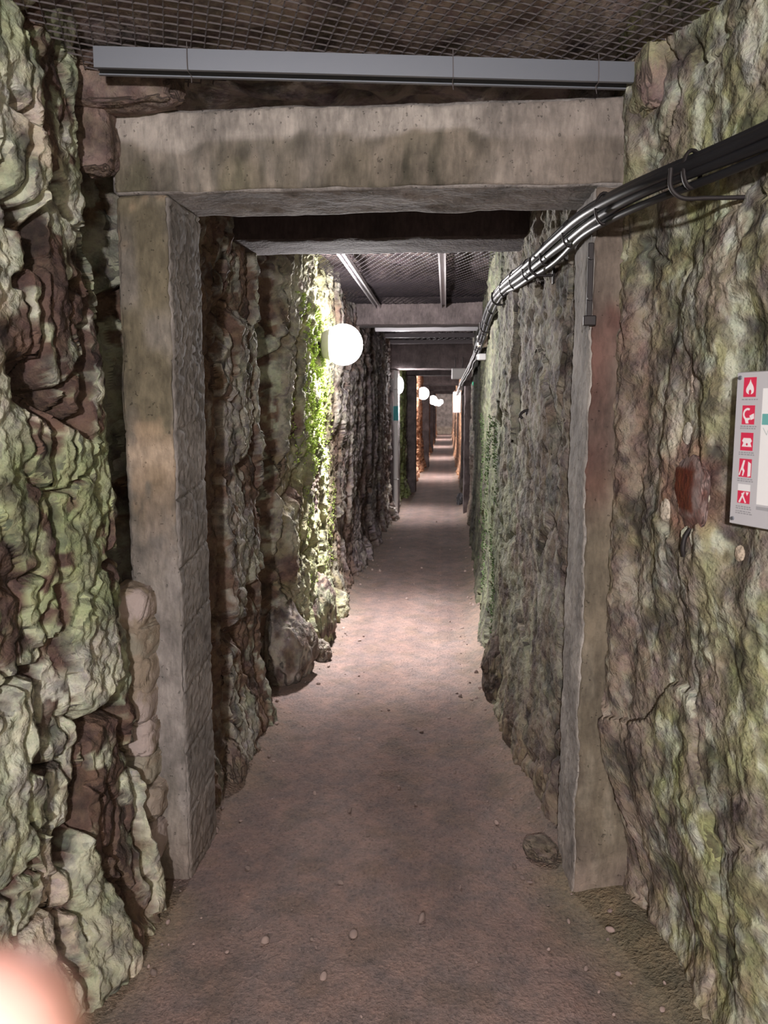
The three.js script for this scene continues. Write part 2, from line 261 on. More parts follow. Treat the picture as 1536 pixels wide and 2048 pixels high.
function buildWall(name, sample, side, label, pieceName, pieceRange) {
  const ds = lines([[-5, 0.9, 0.14], [0.9, 1.3, 0.02], [1.3, 2.45, 0.006], [2.45, 2.75, 0.014], [2.75, 4.7, 0.0095], [4.7, 8, 0.02], [8, 14, 0.05], [14, 46.6, 0.17]]);
  const ys = lines([[-0.12, 0.0, 0.03], [0, 2.5, 0.0088], [2.5, 2.7, 0.05]]);
  const nu = ds.length, nv = ys.length, pos = new Float32Array(nu * nv * 3), col = new Float32Array(nu * nv * 3), uv = new Float32Array(nu * nv * 2), ids = new Int32Array(nu * nv);
  for (let i = 0; i < nu; i++) for (let j = 0; j < nv; j++) {
    const s = sample(ds[i], ys[j]), q = i * nv + j;
    pos[q * 3] = s.x; pos[q * 3 + 1] = ys[j]; pos[q * 3 + 2] = -ds[i];
    col.set(s.col, q * 3); uv[q * 2] = (ds[i] + 0.75 * s.x) / 0.7; uv[q * 2 + 1] = (ys[j] + 0.55 * s.x) / 0.7; ids[q] = s.id;
  }
  const nrm = gridNormals(pos, nu, nv, side > 0);
  // -z progress x up = +x for the left wall
  for (let q = 0; q < nrm.length; q += 3) if (nrm[q] * side > 0) { nrm[q] *= -1; nrm[q + 1] *= -1; nrm[q + 2] *= -1; }
  const root = group(name);
  tag(root, label, 'wall', null, 'structure');
  const buckets = new Map();
  for (let i = 0; i < nu - 1; i++) for (let j = 0; j < nv - 1; j++) {
    const a = i * nv + j, b = a + nv, c = b + 1, d = a + 1;
    const inRange = ds[i] > pieceRange[0] && ds[i] < pieceRange[1] && !(ds[i] > 2.3 && ds[i] < 2.72) && ys[j] > 0.02 && ys[j] < 2.45;
    const key = inRange ? (ds[i] < 2.5 ? 'a' : 'b') + ids[a] : 'base';
    let l = buckets.get(key); if (!l) buckets.set(key, l = []);
    if (side < 0) l.push(a, b, c, a, c, d); else l.push(a, c, b, a, d, c);
  }
  const base = buckets.get('base');
  for (const [k, l] of buckets) if (k !== 'base' && l.length < 6 * 60) { base.push(...l); buckets.delete(k); }
  for (const [k, l] of buckets) {
    const map = new Map(), idx = new Uint32Array(l.length), p = [], n = [], c = [], u = [];
    for (let t = 0; t < l.length; t++) {
      const t0 = t - t % 3, f = [0, 1, 2].map((e) => Math.abs(nrm[l[t0] * 3 + e] + nrm[l[t0 + 1] * 3 + e] + nrm[l[t0 + 2] * 3 + e]));
      const ax = f[0] * 1.15 > f[1] && f[0] * 1.15 > f[2] ? 0 : f[1] > f[2] ? 1 : 2, q = l[t], key = q * 3 + ax;   // texture laid on along the axis that the face looks along
      let v = map.get(key);
      if (v === undefined) {
        v = map.size; map.set(key, v); for (let e = 0; e < 3; e++) { p.push(pos[q * 3 + e]); n.push(nrm[q * 3 + e]); c.push(col[q * 3 + e]); }
        const X = pos[q * 3] / 0.7, Y = pos[q * 3 + 1] / 0.7, Z = -pos[q * 3 + 2] / 0.7; if (ax === 0) u.push(Z, Y); else if (ax === 1) u.push(Z, X + 0.37); else u.push(X + 0.61, Y);
      }
      idx[t] = v;
    }
    const g = new THREE.BufferGeometry();
    g.setAttribute('position', new THREE.Float32BufferAttribute(p, 3)); g.setAttribute('normal', new THREE.Float32BufferAttribute(n, 3));
    g.setAttribute('color', new THREE.Float32BufferAttribute(c, 3)); g.setAttribute('uv', new THREE.Float32BufferAttribute(u, 2));
    g.setIndex(new THREE.BufferAttribute(idx, 1));
    mesh(k === 'base' ? 'rock_face' : pieceName, g, M.rock, root);
  }
  const slab = colored(new THREE.BoxGeometry(0.3, 2.82, 51.6), [0.15, 0.12, 0.1]); slab.translate(side * 1.55, 1.29, -20.8);
  mesh('bedrock', slab, M.rock, root);
  return root;
}
function colored(g, c) { const n = g.attributes.position.count, a = new Float32Array(n * 3); for (let i = 0; i < n; i++) a.set(c, i * 3); g.setAttribute('color', new THREE.BufferAttribute(a, 3)); return g; }

const wallLeft = buildWall('wall_left', sampleLeft, -1, 'rough broken rock wall on the left with grey-green lichen and brown clefts', 'rock', [1.3, 5.6]);
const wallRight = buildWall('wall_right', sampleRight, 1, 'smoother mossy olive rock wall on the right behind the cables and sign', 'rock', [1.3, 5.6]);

// ---------------------------------------------------------------- floor and rock roof
function buildSheet(ds, xs, fy, fcol, mat, up, tile) {
  const nu = ds.length, nv = xs.length, pos = new Float32Array(nu * nv * 3), col = new Float32Array(nu * nv * 3), uv = new Float32Array(nu * nv * 2), idx = [];
  for (let i = 0; i < nu; i++) for (let j = 0; j < nv; j++) { const q = i * nv + j; pos[q * 3] = xs[j]; pos[q * 3 + 1] = fy(ds[i], xs[j]); pos[q * 3 + 2] = -ds[i]; col.set(fcol(ds[i], xs[j]), q * 3); uv[q * 2] = xs[j] / tile; uv[q * 2 + 1] = ds[i] / tile; }
  for (let i = 0; i < nu - 1; i++) for (let j = 0; j < nv - 1; j++) { const a = i * nv + j, b = a + nv, c = b + 1, d = a + 1; if (up) idx.push(a, c, b, a, d, c); else idx.push(a, b, c, a, c, d); }
  const g = new THREE.BufferGeometry();
  g.setAttribute('position', new THREE.BufferAttribute(pos, 3)); g.setAttribute('color', new THREE.BufferAttribute(col, 3)); g.setAttribute('uv', new THREE.BufferAttribute(uv, 2)); g.setIndex(idx); g.computeVertexNormals();
  return g;
}
function floorY(d, x) {
  const l = x - baseL(d), r = baseR(d) - x;
  return 0.012 * (fbm(d * 2.2, x * 2.2, 3, 600) - 0.5) + 0.010 * (fbm(d * 14, x * 14, 3, 610) - 0.5) + 0.05 * sstep(0.14, -0.06, l) + 0.045 * sstep(0.14, -0.06, r) + (d > 2.5 ? 0.03 * sstep(0.22, 0.0, r) * n2(d * 4, 3, 66) : 0);
}
const floor = group('floor'); tag(floor, 'trodden pinkish brown dirt floor running down the middle of the tunnel', 'floor', null, 'structure');
const floorGeo = buildSheet(lines([[-5, 0.9, 0.14], [0.9, 4, 0.013], [4, 8, 0.03], [8, 46.6, 0.15]]), lines([[-1.3, -0.95, 0.03], [-0.95, 0.75, 0.013], [0.75, 1.1, 0.03]]), floorY, (d, x) => {
  const k = fbm(d * 1.6, x * 2.6, 3, 620), k2 = n2(d * 9, x * 9, 630), l = x - baseL(d), r = baseR(d) - x;
  let c = mix3([0.265, 0.182, 0.160], [0.335, 0.240, 0.212], sstep(0.35, 0.65, k));
  c = mix3(c, [0.20, 0.145, 0.11], sstep(0.6, 0.8, k2) * 0.4);
  c = mix3(c, [0.26, 0.22, 0.13], 0.8 * sstep(0.28, 0.02, Math.min(l, r)) * (d < 2.6 ? 1 : 0.35));
  return c;
}, M.dirt, true, 0.55);
mesh('dirt', floorGeo, M.dirt, floor);
{
  const slab = colored(new THREE.BoxGeometry(3.4, 0.25, 51.6), [0.15, 0.12, 0.1]); slab.translate(-0.1, -0.24, -20.8); mesh('subsoil', slab, M.rock, floor);
  const pg = colored(displaced(new THREE.IcosahedronGeometry(1, 2), 0.22, 1.3, 5), [0.30, 0.225, 0.20]);
  const r = rng(5), n = 420, im = new THREE.InstancedMesh(pg, M.stone, n), o = new THREE.Object3D(), cc = new THREE.Color();
  for (let i = 0; i < n; i++) {
    const d = 1.5 + 9 * Math.pow(r(), 1.6), t = r() < 0.55 ? (r() < 0.5 ? r() * 0.16 : 1 - r() * 0.16) : r(), x = lerp(baseL(d) + 0.02, baseR(d) - 0.02, t), s = 0.0035 + 0.009 * Math.pow(r(), 3);
    o.position.set(x, floorY(d, x) + s * 0.3, -d); o.rotation.set(r() * 6, r() * 6, r() * 6); o.scale.set(s * (0.8 + r() * 0.8), s * 0.7, s); o.updateMatrix(); im.setMatrixAt(i, o.matrix);
    im.setColorAt(i, cc.setScalar(0.6 + 0.7 * r()));
  }
  im.name = 'gravel'; im.userData.kind = 'stuff'; im.castShadow = im.receiveShadow = true; floor.add(im);
}
const ceiling = group('ceiling'); tag(ceiling, 'rough rock roof of the tunnel behind the wire mesh, roof shade painted in further on', 'ceiling', null, 'structure');
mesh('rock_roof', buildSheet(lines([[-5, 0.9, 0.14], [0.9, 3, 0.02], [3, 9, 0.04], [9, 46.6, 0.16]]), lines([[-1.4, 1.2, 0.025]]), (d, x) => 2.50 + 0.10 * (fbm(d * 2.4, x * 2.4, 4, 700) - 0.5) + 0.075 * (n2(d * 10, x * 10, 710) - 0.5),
  (d, x) => mix3(mix3([0.36, 0.29, 0.26], [0.68, 0.57, 0.52], fbm(d * 3, x * 3, 3, 720)), [0.075, 0.05, 0.06], sstep(2.6, 3.2, d) * 0.85), M.rock, false, 0.7), M.rock, ceiling);  // shade under the roof past the near frame painted as a darker tone
{ const slab = colored(new THREE.BoxGeometry(3.4, 0.25, 51.6), [0.15, 0.12, 0.1]); slab.translate(-0.1, 2.72, -20.8); mesh('overburden', slab, M.rock, ceiling); }

// ---------------------------------------------------------------- rough blocks
function displaced(g, amp, freq, seed) {
  g = g.index ? g : mergeVertices((g.deleteAttribute('normal'), g.deleteAttribute('uv'), g));
  const p = g.attributes.position, v = new THREE.Vector3();
  for (let i = 0; i < p.count; i++) { v.fromBufferAttribute(p, i); const l = v.length() || 1, a = (fbm3(v.x * freq + 9, v.y * freq + 4, v.z * freq + 2, 3, seed) - 0.5) * 2 * amp; v.multiplyScalar(1 + a / l * 1); p.setXYZ(i, v.x, v.y, v.z); }
  g.computeVertexNormals(); return g;
}
function boxUV(g, tile = 0.8, off = 0) {
  const p = g.attributes.position, n = g.attributes.normal, u = new Float32Array(p.count * 2);
  for (let i = 0; i < p.count; i++) { const ax = Math.abs(n.getX(i)), ay = Math.abs(n.getY(i)), az = Math.abs(n.getZ(i)); const [a, b] = ax > ay && ax > az ? [p.getZ(i), p.getY(i)] : ay > az ? [p.getX(i), p.getZ(i)] : [p.getX(i), p.getY(i)]; u[i * 2] = a / tile + off; u[i * 2 + 1] = b / tile + off; }
  g.setAttribute('uv', new THREE.BufferAttribute(u, 2)); return g;
}
// concrete member between two corners, edges worn, board joints pressed into it; colour by fcol(x, y, z, nx, ny, nz)
function concreteBlock(x0, x1, y0, y1, d0, d1, step, fcol, o = {}) {
  const w = x1 - x0, h = y1 - y0, l = d1 - d0, amp = o.amp ?? 0.006, seed = o.seed ?? 1;
  const g = new THREE.BoxGeometry(w, h, l, Math.max(1, Math.round(w / step)), Math.max(1, Math.round(h / step)), Math.max(1, Math.round(l / step)));
  boxUV(g, 0.8, seed * 0.37);
  g.translate((x0 + x1) / 2, (y0 + y1) / 2, -(d0 + d1) / 2);
  const p = g.attributes.position, n = g.attributes.normal, c = new Float32Array(p.count * 3), r = 0.012;
  for (let i = 0; i < p.count; i++) {
    let x = p.getX(i), y = p.getY(i), z = p.getZ(i); const nx = n.getX(i), ny = n.getY(i), nz = n.getZ(i);
    c.set(fcol(x, y, z, nx, ny, nz), i * 3);
    // rounded arris: pull points near two faces inwards
    const ex = Math.min(x - x0, x1 - x), ez = Math.min(z + d1, -d0 - z), ey = Math.min(y - y0, y1 - y);
    const near = [ex, ey, ez].map((e) => sstep(r, 0, e)), cnt = near[0] + near[1] + near[2], chip = 0.5 + 1.3 * n3(x * 16, y * 16, z * 16, seed + 3);
    let dx = 0, dy = 0, dz = 0;
    if (cnt > 1.01) { const k = (cnt - 1) * 0.006 * chip; dx -= Math.sign(x - (x0 + x1) / 2) * near[0] * k; dy -= Math.sign(y - (y0 + y1) / 2) * near[1] * k; dz -= Math.sign(z + (d0 + d1) / 2) * near[2] * k; }
    dx += amp * 2 * (fbm3(x * 7, y * 7, z * 7, 3, seed) - 0.5); dy += amp * 2 * (fbm3(x * 7 + 50, y * 7, z * 7, 3, seed) - 0.5); dz += amp * 2 * (fbm3(x * 7, y * 7 + 50, z * 7, 3, seed) - 0.5);
    dx += 0.006 * (n3(x * 60, y * 60, z * 60, seed + 8) - 0.5); dz += 0.005 * (n3(x * 60, y * 60 + 9, z * 60, seed + 8) - 0.5);
    if (o.boards && Math.abs(nx) > 0.5) { const b = o.boards, wav = y + 0.05 * (n2(z * 3, y * 2, seed) - 0.5) + o.slope * (z + d0), t = wav / b, f = Math.abs(fract(t) - 0.5) * b; const joint = sstep(b / 2 - 0.0055, b / 2 - 0.0005, f) * (0.3 + 1.0 * hash2(Math.round(t), 3, seed)); dx -= nx * (joint * 0.007 - 0.003 * (hash2(Math.floor(t), 7, seed) - 0.5)); }
    p.setXYZ(i, x + dx, y + dy, z + dz);
  }
  g.setAttribute('color', new THREE.BufferAttribute(c, 3)); g.computeVertexNormals(); return g;
}
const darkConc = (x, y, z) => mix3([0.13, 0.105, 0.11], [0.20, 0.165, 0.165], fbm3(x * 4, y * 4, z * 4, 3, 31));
const conc = (x, y, z) => mix3([0.31, 0.285, 0.272], [0.42, 0.39, 0.37], fbm3(x * 4, y * 4, z * 4, 3, 31));

// nearest portal frame: two posts and a lintel
const frame1 = group('concrete_frame'); tag(frame1, 'nearest board-marked concrete portal frame with two posts and a stained lintel', 'frame', 'concrete frames along the tunnel');
mesh('post', concreteBlock(-0.958, -0.80, -0.06, 2.108, 2.33, 2.63, 0.008, (x, y, z, nx) => {
  let c = conc(x, y, z); const k = fbm3(x * 6, y * 3, z * 6, 3, 33);
  const g1 = n3(x * 14, y * 7, z * 14, 47), g2 = n3(x * 45, y * 30, z * 45, 48);
  if (nx < 0.5) { const up = sstep(0.95, 1.35, y); c = mix3(c, [0.22, 0.19, 0.125], up * (0.45 + 0.5 * sstep(0.35, 0.6, g1))); c = mix3(c, [0.46, 0.34, 0.23], sstep(0.55, 0.7, k + 0.25 * (g2 - 0.5)) * 0.7 * up); c = mix3(c, [0.56, 0.45, 0.35], Math.exp(-Math.pow((y - 1.36) / 0.045, 2)) * 0.75); c = mix3(c, [0.26, 0.235, 0.20], (1 - up) * sstep(0.5, 0.7, g1) * 0.6); c = c.map((v) => v * (0.82 + 0.36 * g2)); }
  else { c = mix3(c, [0.30, 0.275, 0.255], sstep(1.3, 1.7, y) * 0.7); }
  return mix3(c, [0.33, 0.26, 0.22], sstep(0.3, 0.0, y) * 0.6);
}, { seed: 3, boards: 0.205, slope: 0.12, amp: 0.007 }), M.concrete, frame1);
mesh('post', concreteBlock(0.40, 0.60, -0.06, 2.108, 2.33, 2.66, 0.008, (x, y, z, nx, ny, nz) => {
  let c = conc(x, y, z); const k = fbm3(x * 6, y * 2.5, z * 6, 3, 35), k2 = n3(x * 30, y * 9, z * 30, 36);
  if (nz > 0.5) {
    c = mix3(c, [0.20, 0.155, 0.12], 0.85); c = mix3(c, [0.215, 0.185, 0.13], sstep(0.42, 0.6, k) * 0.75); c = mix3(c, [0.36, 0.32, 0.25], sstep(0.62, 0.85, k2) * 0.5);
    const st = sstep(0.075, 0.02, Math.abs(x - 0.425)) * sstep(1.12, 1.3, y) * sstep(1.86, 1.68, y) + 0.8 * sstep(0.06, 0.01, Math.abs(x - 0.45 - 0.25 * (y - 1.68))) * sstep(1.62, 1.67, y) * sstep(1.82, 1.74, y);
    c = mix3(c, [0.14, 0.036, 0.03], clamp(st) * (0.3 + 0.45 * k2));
  } else if (nx < -0.5) c = mix3(c, [0.60, 0.57, 0.53], 0.75 * (0.6 + 0.4 * k2));  // inner face painted paler, as lit from the side
  return mix3(c, [0.33, 0.26, 0.22], sstep(0.25, 0.0, y) * 0.5);
}, { seed: 5, amp: 0.010 }), M.concrete, frame1);
mesh('lintel', concreteBlock(-0.968, 0.62, 2.108, 2.335, 2.33, 2.63, 0.0095, (x, y, z, nx, ny, nz) => {
  let c = conc(x, y, z); const k = fbm3(x * 5, y * 3, 1, 3, 37), k2 = n3(x * 42, y * 12, 3, 38);
  if (nz > 0.5) {
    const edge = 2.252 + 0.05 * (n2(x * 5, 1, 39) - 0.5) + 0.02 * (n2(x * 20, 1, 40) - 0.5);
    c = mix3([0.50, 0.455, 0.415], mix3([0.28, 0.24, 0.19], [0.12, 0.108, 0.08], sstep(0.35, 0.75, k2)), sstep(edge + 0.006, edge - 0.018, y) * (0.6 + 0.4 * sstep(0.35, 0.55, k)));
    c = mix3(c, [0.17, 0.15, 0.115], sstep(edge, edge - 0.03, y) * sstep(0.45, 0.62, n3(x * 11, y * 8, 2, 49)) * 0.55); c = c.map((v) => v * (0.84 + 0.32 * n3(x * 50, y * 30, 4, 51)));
    c = mix3(c, [0.27, 0.25, 0.17], sstep(-0.35, -0.7, x) * sstep(0.45, 0.6, k) * 0.6);
    c = mix3(c, [0.28, 0.235, 0.205], sstep(-0.1, 0.3, x) * 0.65);
  }
  return c;
}, { seed: 7, amp: 0.009 }), M.concrete, frame1);

// beams that carry the roof further on
function beam(x0, x1, y0, y1, d0, d1, label, seed, fcol = conc) {
  const cx = (x0 + x1) / 2, cz = -(d0 + d1) / 2, m = concreteBlock(x0, x1, y0, y1, d0, d1, 0.03, fcol, { seed, amp: 0.006 });
  m.translate(-cx, -y0, -cz);
  const o = mesh('concrete_beam', m, M.concrete, scene); o.position.set(cx, y0, cz); return tag(o, label, 'beam');
}
beam(-1.02, 0.60, 2.18, 2.45, 3.36, 3.70, 'roof beam just behind the nearest portal frame, lintel shadow painted into its dark tone', 11, (x, y, z) => mix3([0.060, 0.042, 0.045], [0.11, 0.08, 0.078], fbm3(x * 3, y * 9, z * 9, 3, 45)));  // near-black tone carries the shadow of the nearest lintel
beam(-1.05, 0.62, 2.225, 2.47, 7.22, 7.50, 'concrete roof beam above and beyond the big bright lamp, grey front face', 12, (x, y, z) => mix3([0.20, 0.165, 0.17], [0.27, 0.225, 0.225], fbm3(x * 4, y * 4, z * 4, 3, 46)));
function farFrame(d, x0, x1, top, label, seed, depth = 0.3) {
  const g = group('concrete_frame'); tag(g, label, 'frame', 'concrete frames along the tunnel');
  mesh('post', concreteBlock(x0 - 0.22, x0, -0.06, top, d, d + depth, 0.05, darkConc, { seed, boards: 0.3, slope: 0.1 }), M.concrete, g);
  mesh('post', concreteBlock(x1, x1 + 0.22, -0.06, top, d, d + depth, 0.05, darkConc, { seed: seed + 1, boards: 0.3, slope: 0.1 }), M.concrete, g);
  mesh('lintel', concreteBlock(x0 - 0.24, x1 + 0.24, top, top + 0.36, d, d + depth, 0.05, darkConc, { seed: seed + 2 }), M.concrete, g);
}
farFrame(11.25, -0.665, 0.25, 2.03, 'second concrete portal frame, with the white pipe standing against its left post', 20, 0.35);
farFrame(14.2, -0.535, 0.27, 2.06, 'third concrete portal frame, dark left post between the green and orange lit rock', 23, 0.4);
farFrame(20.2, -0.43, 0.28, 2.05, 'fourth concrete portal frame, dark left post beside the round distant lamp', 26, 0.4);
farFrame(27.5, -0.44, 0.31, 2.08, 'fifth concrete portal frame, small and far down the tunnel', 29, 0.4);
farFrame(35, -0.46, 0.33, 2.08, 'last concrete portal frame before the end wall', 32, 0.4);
const endWall = mesh('wall_end', boxUV(concreteBlock(-1.6, 1.4, -0.1, 2.6, 45.8, 46.2, 0.12, (x, y, z) => mix3(conc(x, y, z), [0.56, 0.50, 0.42], sstep(0.45, 0.35, y)), { seed: 40 })), M.concrete, scene);
tag(endWall, 'pale concrete wall closing the far end of the tunnel', 'wall', null, 'structure');
const backWall = mesh('wall_back', concreteBlock(-1.6, 1.4, -0.1, 2.6, -5.2, -4.9, 0.1, conc, { seed: 41 }), M.concrete, scene);
tag(backWall, 'concrete wall closing the tunnel behind the viewer', 'wall', null, 'structure');

function stoneGeo(a, b, c, seed) {                                 // squarish worn stone
  const g = mergeVertices((() => { const q = new THREE.IcosahedronGeometry(1, 12); q.deleteAttribute('normal'); q.deleteAttribute('uv'); return q; })()), p = g.attributes.position;
  for (let i = 0; i < p.count; i++) {
    const v = [p.getX(i), p.getY(i), p.getZ(i)].map((t) => Math.sign(t) * Math.pow(Math.abs(t), 0.55)), n = 1 + 0.30 * (fbm3(v[0] * 2 + seed, v[1] * 2, v[2] * 2, 4, seed) - 0.5) - 0.08 * sstep(0.06, 0, Math.abs(n3(v[0] * 1.6 + seed, v[1] * 1.6, v[2] * 1.6, 7) - 0.5));
    p.setXYZ(i, v[0] * a * n, v[1] * b * n, v[2] * c * n);
  }
  g.computeVertexNormals(); return g;
}
// stones packed between the left post and the rock
{
  const r = rng(21), ys = [0.16, 0.29, 0.40, 0.50, 0.61, 0.70, 0.80, 0.90];
  ys.forEach((y, i) => {
    const h = 0.062 + 0.018 * r(), w = 0.075 + 0.02 * r();
    const g = stoneGeo(w * 0.75, h * 0.95, 0.085, 50 + i), p = g.attributes.position, c = new Float32Array(p.count * 3);
    const pal = [[0.40, 0.33, 0.30], [0.34, 0.28, 0.23], [0.31, 0.28, 0.22], [0.44, 0.36, 0.33]][i % 4];
    for (let k = 0; k < p.count; k++) c.set(mix3(pal, [0.30, 0.24, 0.18], sstep(0.45, 0.65, fbm3(p.getX(k) * 25, p.getY(k) * 25, p.getZ(k) * 25 + i, 2, 55))), k * 3);
    g.setAttribute('color', new THREE.BufferAttribute(c, 3)); boxUV(g, 0.7);
    const m = mesh('stone', g, M.stone, wallLeft); m.position.set(-0.945 + 0.012 * (r() - 0.5) + (y < 0.3 ? 0.015 : 0), y, -2.315 - 0.01 * r()); m.rotation.set(0.1 * (r() - 0.5), 0.3 * (r() - 0.5), -0.12 + 0.16 * (r() - 0.5));
  });
}

// rock lumps that overhang the left end of the lintel
for (const [x, y, d, a, b, c, sd] of [[-0.90, 2.385, 2.27, 0.17, 0.075, 0.07, 91], [-0.99, 2.25, 2.30, 0.055, 0.10, 0.06, 94], [0.565, 2.34, 2.25, 0.09, 0.10, 0.09, 93]]) {
  const g = stoneGeo(a, b, c, sd), p = g.attributes.position, col = new Float32Array(p.count * 3);
  for (let k = 0; k < p.count; k++) col.set(mix3([0.30, 0.22, 0.19], x > 0 ? [0.34, 0.32, 0.2] : [0.20, 0.14, 0.12], sstep(0.4, 0.62, fbm3(p.getX(k) * 16, p.getY(k) * 16, p.getZ(k) * 16 + sd, 3, 56))), k * 3);
  g.setAttribute('color', new THREE.BufferAttribute(col, 3)); boxUV(g, 0.7); mesh('rock', g, M.rock, x > 0 ? wallRight : wallLeft).position.set(x, y, -d);
}

// ---------------------------------------------------------------- boulders at the foot of the walls
function boulder(name, pos, size, label, seed, a, b, rot = 0, cat = 'boulder') {
  const g = displaced(new THREE.IcosahedronGeometry(1, 24), 0.26, 1.5, seed), p = g.attributes.position, c = new Float32Array(p.count * 3), v = new THREE.Vector3();
  for (let i = 0; i < p.count; i++) {
    v.fromBufferAttribute(p, i); const k = 1 + 0.16 * (fbm3(v.x * 4, v.y * 4, v.z * 4, 4, seed + 3) - 0.5); const cr = Math.abs(n3(v.x * 2.2, v.y * 2.2, v.z * 2.2, seed + 6) - 0.5); v.multiplyScalar(k - 0.07 * sstep(0.05, 0.0, cr));
    p.setXYZ(i, v.x * size[0], v.y * size[1], v.z * size[2]);
    c.set(mix3(a, b, sstep(0.4, 0.62, fbm3(v.x * 3, v.y * 3, v.z * 3, 3, seed + 9))), i * 3);
  }
  g.setAttribute('color', new THREE.BufferAttribute(c, 3)); g.computeVertexNormals(); boxUV(g, 0.7);
  const m = mesh(name, g, M.rock, scene); m.position.set(...pos); m.rotation.y = rot; return tag(m, label, cat);
}
const DB = [0.17, 0.12, 0.095], DG = [0.33, 0.29, 0.25], DM = [0.30, 0.30, 0.19];
boulder('boulder', [-0.90, 0.15, -4.33], [0.17, 0.27, 0.24], 'largest grey-brown boulder at the foot of the left wall below the lamp', 61, DG, DB, 0.3);
boulder('boulder', [-0.83, 0.17, -5.05], [0.13, 0.27, 0.30], 'tall mossy boulder at the left wall foot just past the largest boulder', 62, DB, DM, 0.1);
boulder('boulder', [-0.735, 0.04, -4.62], [0.055, 0.075, 0.07], 'small knobbly boulder between the two big ones at the left wall', 63, DG, DB, 0.6);
boulder('boulder', [-0.93, 0.08, -3.45], [0.09, 0.14, 0.16], 'brown boulder low against the left wall behind the near post', 64, DB, DG, 0.2);
boulder('boulder', [-0.90, 0.05, -3.05], [0.08, 0.12, 0.12], 'dark broken rock tucked against the inner side of the near left post', 65, DB, [0.25, 0.19, 0.15], 0.9);
boulder('boulder', [0.315, 0.15, -4.08], [0.12, 0.20, 0.24], 'dark brown boulder jutting from the foot of the right wall', 66, [0.10, 0.07, 0.055], [0.22, 0.18, 0.12], -0.2);
boulder('boulder', [0.365, 0.10, -3.38], [0.09, 0.15, 0.18], 'smaller brown rock at the right wall foot nearer than the dark boulder', 67, [0.12,0.085,0.065], [0.26, 0.2, 0.14], 0.4);
boulder('boulder', [0.43, 0.10, -2.9], [0.075, 0.15, 0.11], 'brown rock beside the inner face of the near right post', 68, [0.24, 0.18, 0.13], [0.33, 0.27, 0.2], 0.4);
boulder('boulder', [0.335, 0.012, -2.58], [0.055, 0.03, 0.075], 'low dark stone bedded in the dirt against the foot of the right post', 69, [0.17, 0.13, 0.10], [0.24, 0.19, 0.15], 0.4, 'stone');
boulder('boulder', [0.235, 0.07, -12.4], [0.06, 0.12, 0.09], 'small dark stone block on the floor far down the right side', 70, [0.06, 0.055, 0.06], [0.2, 0.2, 0.22], 0.4, 'stone');

// ---------------------------------------------------------------- broken flint nodule in the right wall, white flint rinds
{
  const xw = sampleRight(1.98, 1.315).x;
  const blob = (name, d, y, s, a, b, seed, inset, mat = M.stone) => {
    const g = displaced(new THREE.IcosahedronGeometry(1, 12), 0.28, 1.8, seed), p = g.attributes.position, c = new Float32Array(p.count * 3);
    for (let i = 0; i < p.count; i++) { const x = p.getX(i), yy = p.getY(i), z = p.getZ(i); c.set(typeof a === 'function' ? a(x, yy, z) : mix3(a, b, fbm3(x * 3, yy * 3, z * 3, 3, seed)), i * 3); p.setXYZ(i, x * s[0], yy * s[1], z * s[2]); }
    g.setAttribute('color', new THREE.BufferAttribute(c, 3)); g.computeVertexNormals(); boxUV(g, 0.5);
    const m = mesh(name, g, mat, wallRight); m.position.set(sampleRight(d, y).x + inset, y, -d); return m;
  };
  const nod = blob('broken_nodule', 1.95, 1.305, [0.019, 0.095, 0.130], (x, y, z) => {
    const sq = sstep(0.62, 0.50, Math.max(Math.abs(z + 0.05), Math.abs(y - 0.02) * 1.05)), k = fbm3(x * 4, y * 4, z * 4, 3, 83);
    let c = mix3([0.23, 0.115, 0.095], [0.33, 0.24, 0.22], sstep(0.35, 0.65, k)); c = mix3(c, [0.24, 0.20, 0.20], sstep(0.25, 0.55, y) * sstep(0.2, -0.4, z) * 0.7);
    return mix3(c, mix3([0.15, 0.022, 0.012], [0.20, 0.055, 0.015], k), sq);
  }, null, 81, 0.006); nod.userData.label = 'rust red heart of a broken stone';
  blob('flint', 2.05, 1.245, [0.016, 0.032, 0.022], [0.60, 0.55, 0.46], [0.5, 0.42, 0.32], 84, 0.004);
  blob('flint', 1.94, 1.195, [0.012, 0.022, 0.010], [0.52, 0.52, 0.42], [0.4, 0.4, 0.28], 85, 0.004);
  blob('flint', 1.905, 1.20, [0.012, 0.022, 0.012], [0.56, 0.55, 0.47], [0.45, 0.42, 0.32], 86, 0.004);
  blob('flint', 1.855, 1.30, [0.010, 0.022, 0.012], [0.52, 0.50, 0.40], [0.45, 0.42, 0.32], 87, 0.004);
  blob('flint', 1.985, 1.435, [0.012, 0.030, 0.022], [0.60, 0.56, 0.49], [0.5, 0.47, 0.38], 88, 0.004);
  blob('flint', 1.97, 1.56, [0.010, 0.026, 0.012], [0.56, 0.46, 0.38], [0.5, 0.42, 0.34], 89, 0.004);
  blob('flint', 1.77, 1.185, [0.012, 0.018, 0.016], [0.52, 0.42, 0.30], [0.5, 0.42, 0.34], 90, 0.004);
  const sp = mesh('iron_spike', flat([tube([[0, 0, 0], [-0.012, -0.02, 0.004], [-0.016, -0.05, 0.006], [-0.012, -0.065, 0.004]], 0.006, 8)]), M.darkIron, wallRight); sp.position.set(sampleRight(1.925, 1.19).x + 0.006, 1.215, -1.925);
}
function tube(pts, r, rad = 8, seg = null) { const c = new THREE.CatmullRomCurve3(pts.map((p) => new THREE.Vector3(...p)), false, 'centripetal'); return new THREE.TubeGeometry(c, seg ?? pts.length * 8, r, rad); }
const boxAt = (w, h, l, x, y, z, r = 0.004) => { const g = new RoundedBoxGeometry(w, h, l, 2, Math.min(r, w / 2.1, h / 2.1, l / 2.1)); g.translate(x, y, z); return g; };

